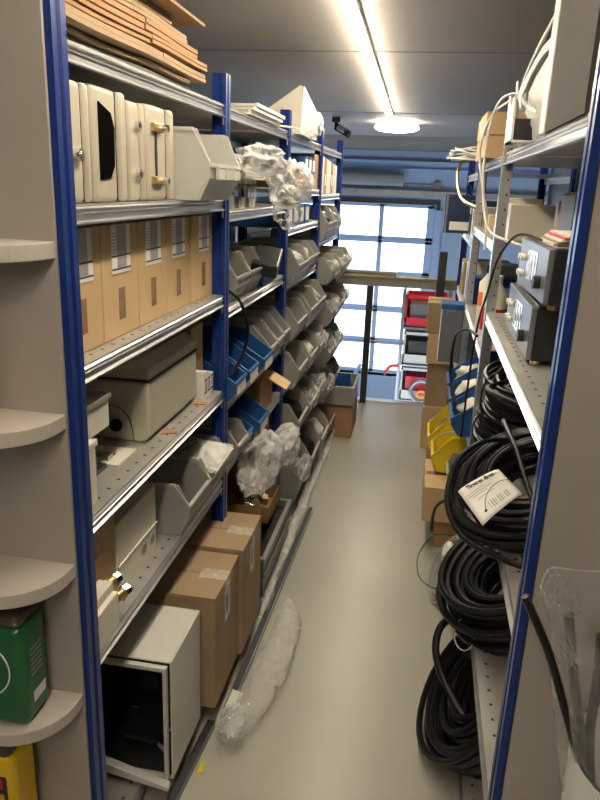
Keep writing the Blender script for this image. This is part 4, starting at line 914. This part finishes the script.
t = thing('rail_post', 'dark steel post standing by the railing at the right', 'post', (.14, 5.35, 0))
b = MB(); b.box(-.03, -.03, 0, .03, .03, 1.27); b.build('post_tube', M['dark'], t, bevel=.003)
b = MB(); b.box(-.05, -.05, 0, .05, .05, .008); b.build('base_plate', M['dark'], t)
# far right shelves bluish boxes
fr = [(.24, 3.98, 4.12, 1.0805, 1.25, 'bblue'), (.25, 4.2, 4.4, 1.0805, 1.30, 'cream'), (.24, 4.5, 4.8, 1.0805, 1.28, 'cardg'), (.24, 4.0, 4.25, 1.4505, 1.62, 'cream'), (.24, 4.3, 4.52, 1.4505, 1.65, 'navy'), (.24, 4.28, 4.5, .7005, .85, 'bblue'), (.24, 4.0, 4.3, .3405, .50, 'cardg'), (.24, 4.4, 4.6, .3405, .55, 'bblue')]
fl = ['blue box nearest on the middle shelf of the far right rack', 'cream box on the middle shelf of the far right rack', 'tan carton farthest on the middle shelf of the far right rack', 'cream box on the upper shelf of the far right rack', 'navy box on the upper shelf beside the dark binder', 'blue box behind the blue-grey case', 'tan carton on the low shelf of the far right rack', 'blue box on the low shelf of the far right rack']
for (x, y0, y1, z0, z1, m), l in zip(fr, fl): carton(l, x+.01, x+.3, y0, y1, z0, z1, m, False, True, -1)

# bin with plastic bag and rods near right
t = thing('waste_bucket', 'white bucket with a red stripe standing by the right end panel', 'bucket', (.475, 1.035, 0))
b = MB(); b.cyl((0,0,0), (0,0,.01), .13, 36)
prof = [.13, .145]; n = 36
for (r0, r1) in ((.155, .152),):
    pass
vs = []; 
for (r, z) in ((.13, 0), (.155, .80), (.150, .80), (.126, .01)):
    vs += [(r*math.cos(2*PI*k/n), r*math.sin(2*PI*k/n), z) for k in range(n)]
b.add(vs, [(a*n+k, a*n+(k+1) % n, (a+1)*n+(k+1) % n, (a+1)*n+k) for a in range(3) for k in range(n)]); b.build('bucket_body', M['white'], t, True)
b = MB(); vs = []
for (r, z) in ((.1545, .70), (.1560, .735)): vs += [(r*math.cos(-2.15+.12*k/4), r*math.sin(-2.15+.12*k/4), z) for k in range(5)]
vs = []
for z in (.45, .795):
    for k in range(5):
        a = -2.05+.10*k/4; r = .13+(.155-.13)*z/.80+.0012; vs.append((r*math.cos(a), r*math.sin(a), z))
b.add(vs, [(k, k+1, 6+k, 5+k) for k in range(4)]); b.build('red_stripe', M['red'], t)
b = MB(); b.tube([(.152*math.cos(q*PI/18), .152*math.sin(q*PI/18), .802) for q in range(36)], .0025, 6, True); b.build('bucket_rim', M['ink'], t)
def rod(label, pts, r=.0085):
    b = MB(); b.tube(spline(pts, 8), r, 8); return tag(b.build('black_rod', M['rubber'], None, True), label, 'rod', 'black rods in the bucket')
rod('black flexible rod leaning out left of the bucket toward the blue post', [(.385, 1.03, .60), (.345, 1.03, .75), (.322, 1.03, .815), (.290, 1.03, .90), (.255, 1.03, .99), (.206, 1.03, 1.085)], .007)
rod('black rod standing left inside the clear bag', [(.365, 1.05, .60), (.338, 1.05, .80), (.308, 1.05, .93), (.282, 1.05, 1.05)])
rod('black rod standing right inside the clear bag', [(.385, 1.02, .60), (.352, 1.05, .80), (.345, 1.05, .92), (.338, 1.05, 1.02)])
n = 40; vs = []; rows_ = 16
for j in range(rows_+1):
    v = j/rows_; z = .66+.42*v
    for k in range(n):
        a = 2*PI*k/n; r = .098+.078*v+.012*noise.noise(Vector((math.cos(a)*2.2, math.sin(a)*2.2, v*2.5)))*(1+v)
        vs.append((.445+r*math.cos(a)*1.15, 1.05+r*.70*math.sin(a), z-.02*v*math.cos(a*1)*.8+.01*math.sin(5*a)*v))
b = MB(); b.add(vs, [(j*n+k, j*n+(k+1) % n, (j+1)*n+(k+1) % n, (j+1)*n+k) for j in range(rows_) for k in range(n)])
b.tube([vs[rows_*n+k] for k in range(n)], .0016, 6, True)
tag(b.build('clear_plastic_bag', M['bagd'], None, True), 'tall clear plastic bag with rods standing in the white bucket', 'plastic bag')

# ================================================================ RAIL, HALL THINGS
t = thing('guard_railing', 'railing with dark post and tan top rail at the end of the aisle', 'railing', (0, 5.55, 0))
b = MB(); b.box(-.95, -.03, 1.027, .95, .03, 1.045); b.build('top_rail', M['wood'], t, bevel=.003)
b = MB(); b.box(-.95, -.02, .965, .95, .02, 1.027); b.build('under_rail', M['bin'], t)
for xx in (-.395,):
    b = MB(); b.box(xx-.025, -.025, 0, xx+.025, .025, .965); b.build('post', M['dark'], t, bevel=.003)
for zz_ in (.35, .52, .68, .82):
    b = MB(); b.tube([(-.95, 0, zz_), (.95, 0, zz_)], .0025, 6); b.build('wire_line', M['silver'], t)
t = thing('grey_plank', 'grey plank lying on the top rail at the left', 'plank', (-.75, 5.55, 1.0455))
b = MB(); b.box(-.1, -.02, 0, .55, .025, .035); b.build('plank_body', M['sheet'], t, bevel=.002)
b = MB(); b.box(-.1, -.022, .012, .55, -.02, .016); b.build('plank_groove', M['dark'], t)
t = thing('duct_pipe', 'grey ribbed ventilation duct along the wall above the garage door', 'duct', (0, 11.30, 1.83))
b = MB(); pts = []; rr = []
for i in range(60): pts.append((-2.6+i*.037, 0, 0)); rr.append(.10 if i % 2 else .09)
b.tube(pts, rr, 16); b.build('duct_body', M['wall'], t, True)
b = MB()
for xx in (-2.4, -1.6, -.8): b.box(xx-.02, -.02, -.11, xx+.02, .2, -.085)
b.build('duct_bracket', M['dark'], t)
t = thing('junction_box', 'small grey junction box on the wall right of the duct', 'junction box', (.11, 11.44, 1.70))
b = MB(); b.box(-.05, 0, 0, .05, .06, .12); b.build('box_body', M['bin'], t, bevel=.004)
b = MB(); b.tube([(-.05, .04, .08), (-.5, .04, .08)], .008, 8); b.build('conduit', M['bin'], t)
b = MB(); b.box(-.9, 12.4, -2.7, -.82, 12.5, .2)
T = thing('storage_stand', 'tall grey stand loaded with red and grey crates beyond the railing', 'storage stand', (0, 7.2, -2.6))
for xx in (-.16, .30):
    for yy in (-.2, .25):
        b = MB(); b.box(xx-.012, yy-.012, 0, xx+.012, yy+.012, 3.36); b.build('upright', M['silver'], T)
for zz_ in (2.22, 2.60, 2.98, 1.8, 1.2, .6): b = MB(); b.box(-.16, -.2, zz_-.02, .30, .25, zz_); b.build('shelf', M['silver'], T)
def crate(label, x0, x1, y0, z0, h, m, inner='black'):
    t = thing('plastic_crate', label, 'crate', ((x0+x1)/2, y0, z0)); X = (x1-x0)/2
    b = MB(); b.box(-X, 0, 0, X, .35, .01); b.box(-X, .34, 0, X, .35, h)
    for s in (-1, 1): b.box(s*X, 0, 0, s*(X-.02), .35, h)
    b.box(-X, 0, 0, X, .012, h*.3); b.box(-X, 0, h-.03, X, .012, h); b.build('crate_body', M[m], t, bevel=.003)
    b = MB(); b.box(-X*.75, .04, .02, X*.75, .3, h*.7); b.build('crate_contents', M[inner], t)
crate('red open-fronted crate topmost on the stand beyond the railing', -.14, .28, 7.02, .3805, .32, 'red', 'silver')
crate('grey crate with dark contents in the middle of the stand', -.13, .28, 7.02, .0005, .33, 'binl', 'black')
crate('grey crate with red trim low on the stand', -.13, .28, 7.02, -.3795, .34, 'binl', 'red')
t = thing('hose_reel', 'round hose reel low on the stand with orange hose', 'hose reel', (.09, 6.96, -.26))
b = MB(); b.tube([(.11*math.cos(q*PI/14), 0, .11*math.sin(q*PI/14)) for q in range(28)], .02, 8, True); b.build('reel_ring', M['silver'], t, True)
b = MB(); b.tube([(.04*math.cos(q*PI/10), .0, .03*math.sin(q*PI/10)-.03) for q in range(20)], .016, 8, True); b.build('hose', M['orange'], t, True)
t = thing('red_tool_handle', 'red curved handle sticking out left of the stand', 'handle', (0,0,0))
b = MB(); b.tube(spline([(-.16, 6.98, -.02), (-.24, 6.98, -.03), (-.30, 6.98, -.12)]), .015, 8); b.build('handle_tube', M['red'], t, True)
# ================================================================ lower hall diagonal strut
b = MB(); b.tube([(-1.13, 11.3, -1.65), (-.88, 11.3, -1.1)], .03, 10)
tag(b.build('hall_strut', M['doorframe'], None, True), 'pale diagonal bar in front of the lower garage door glass', 'bar')
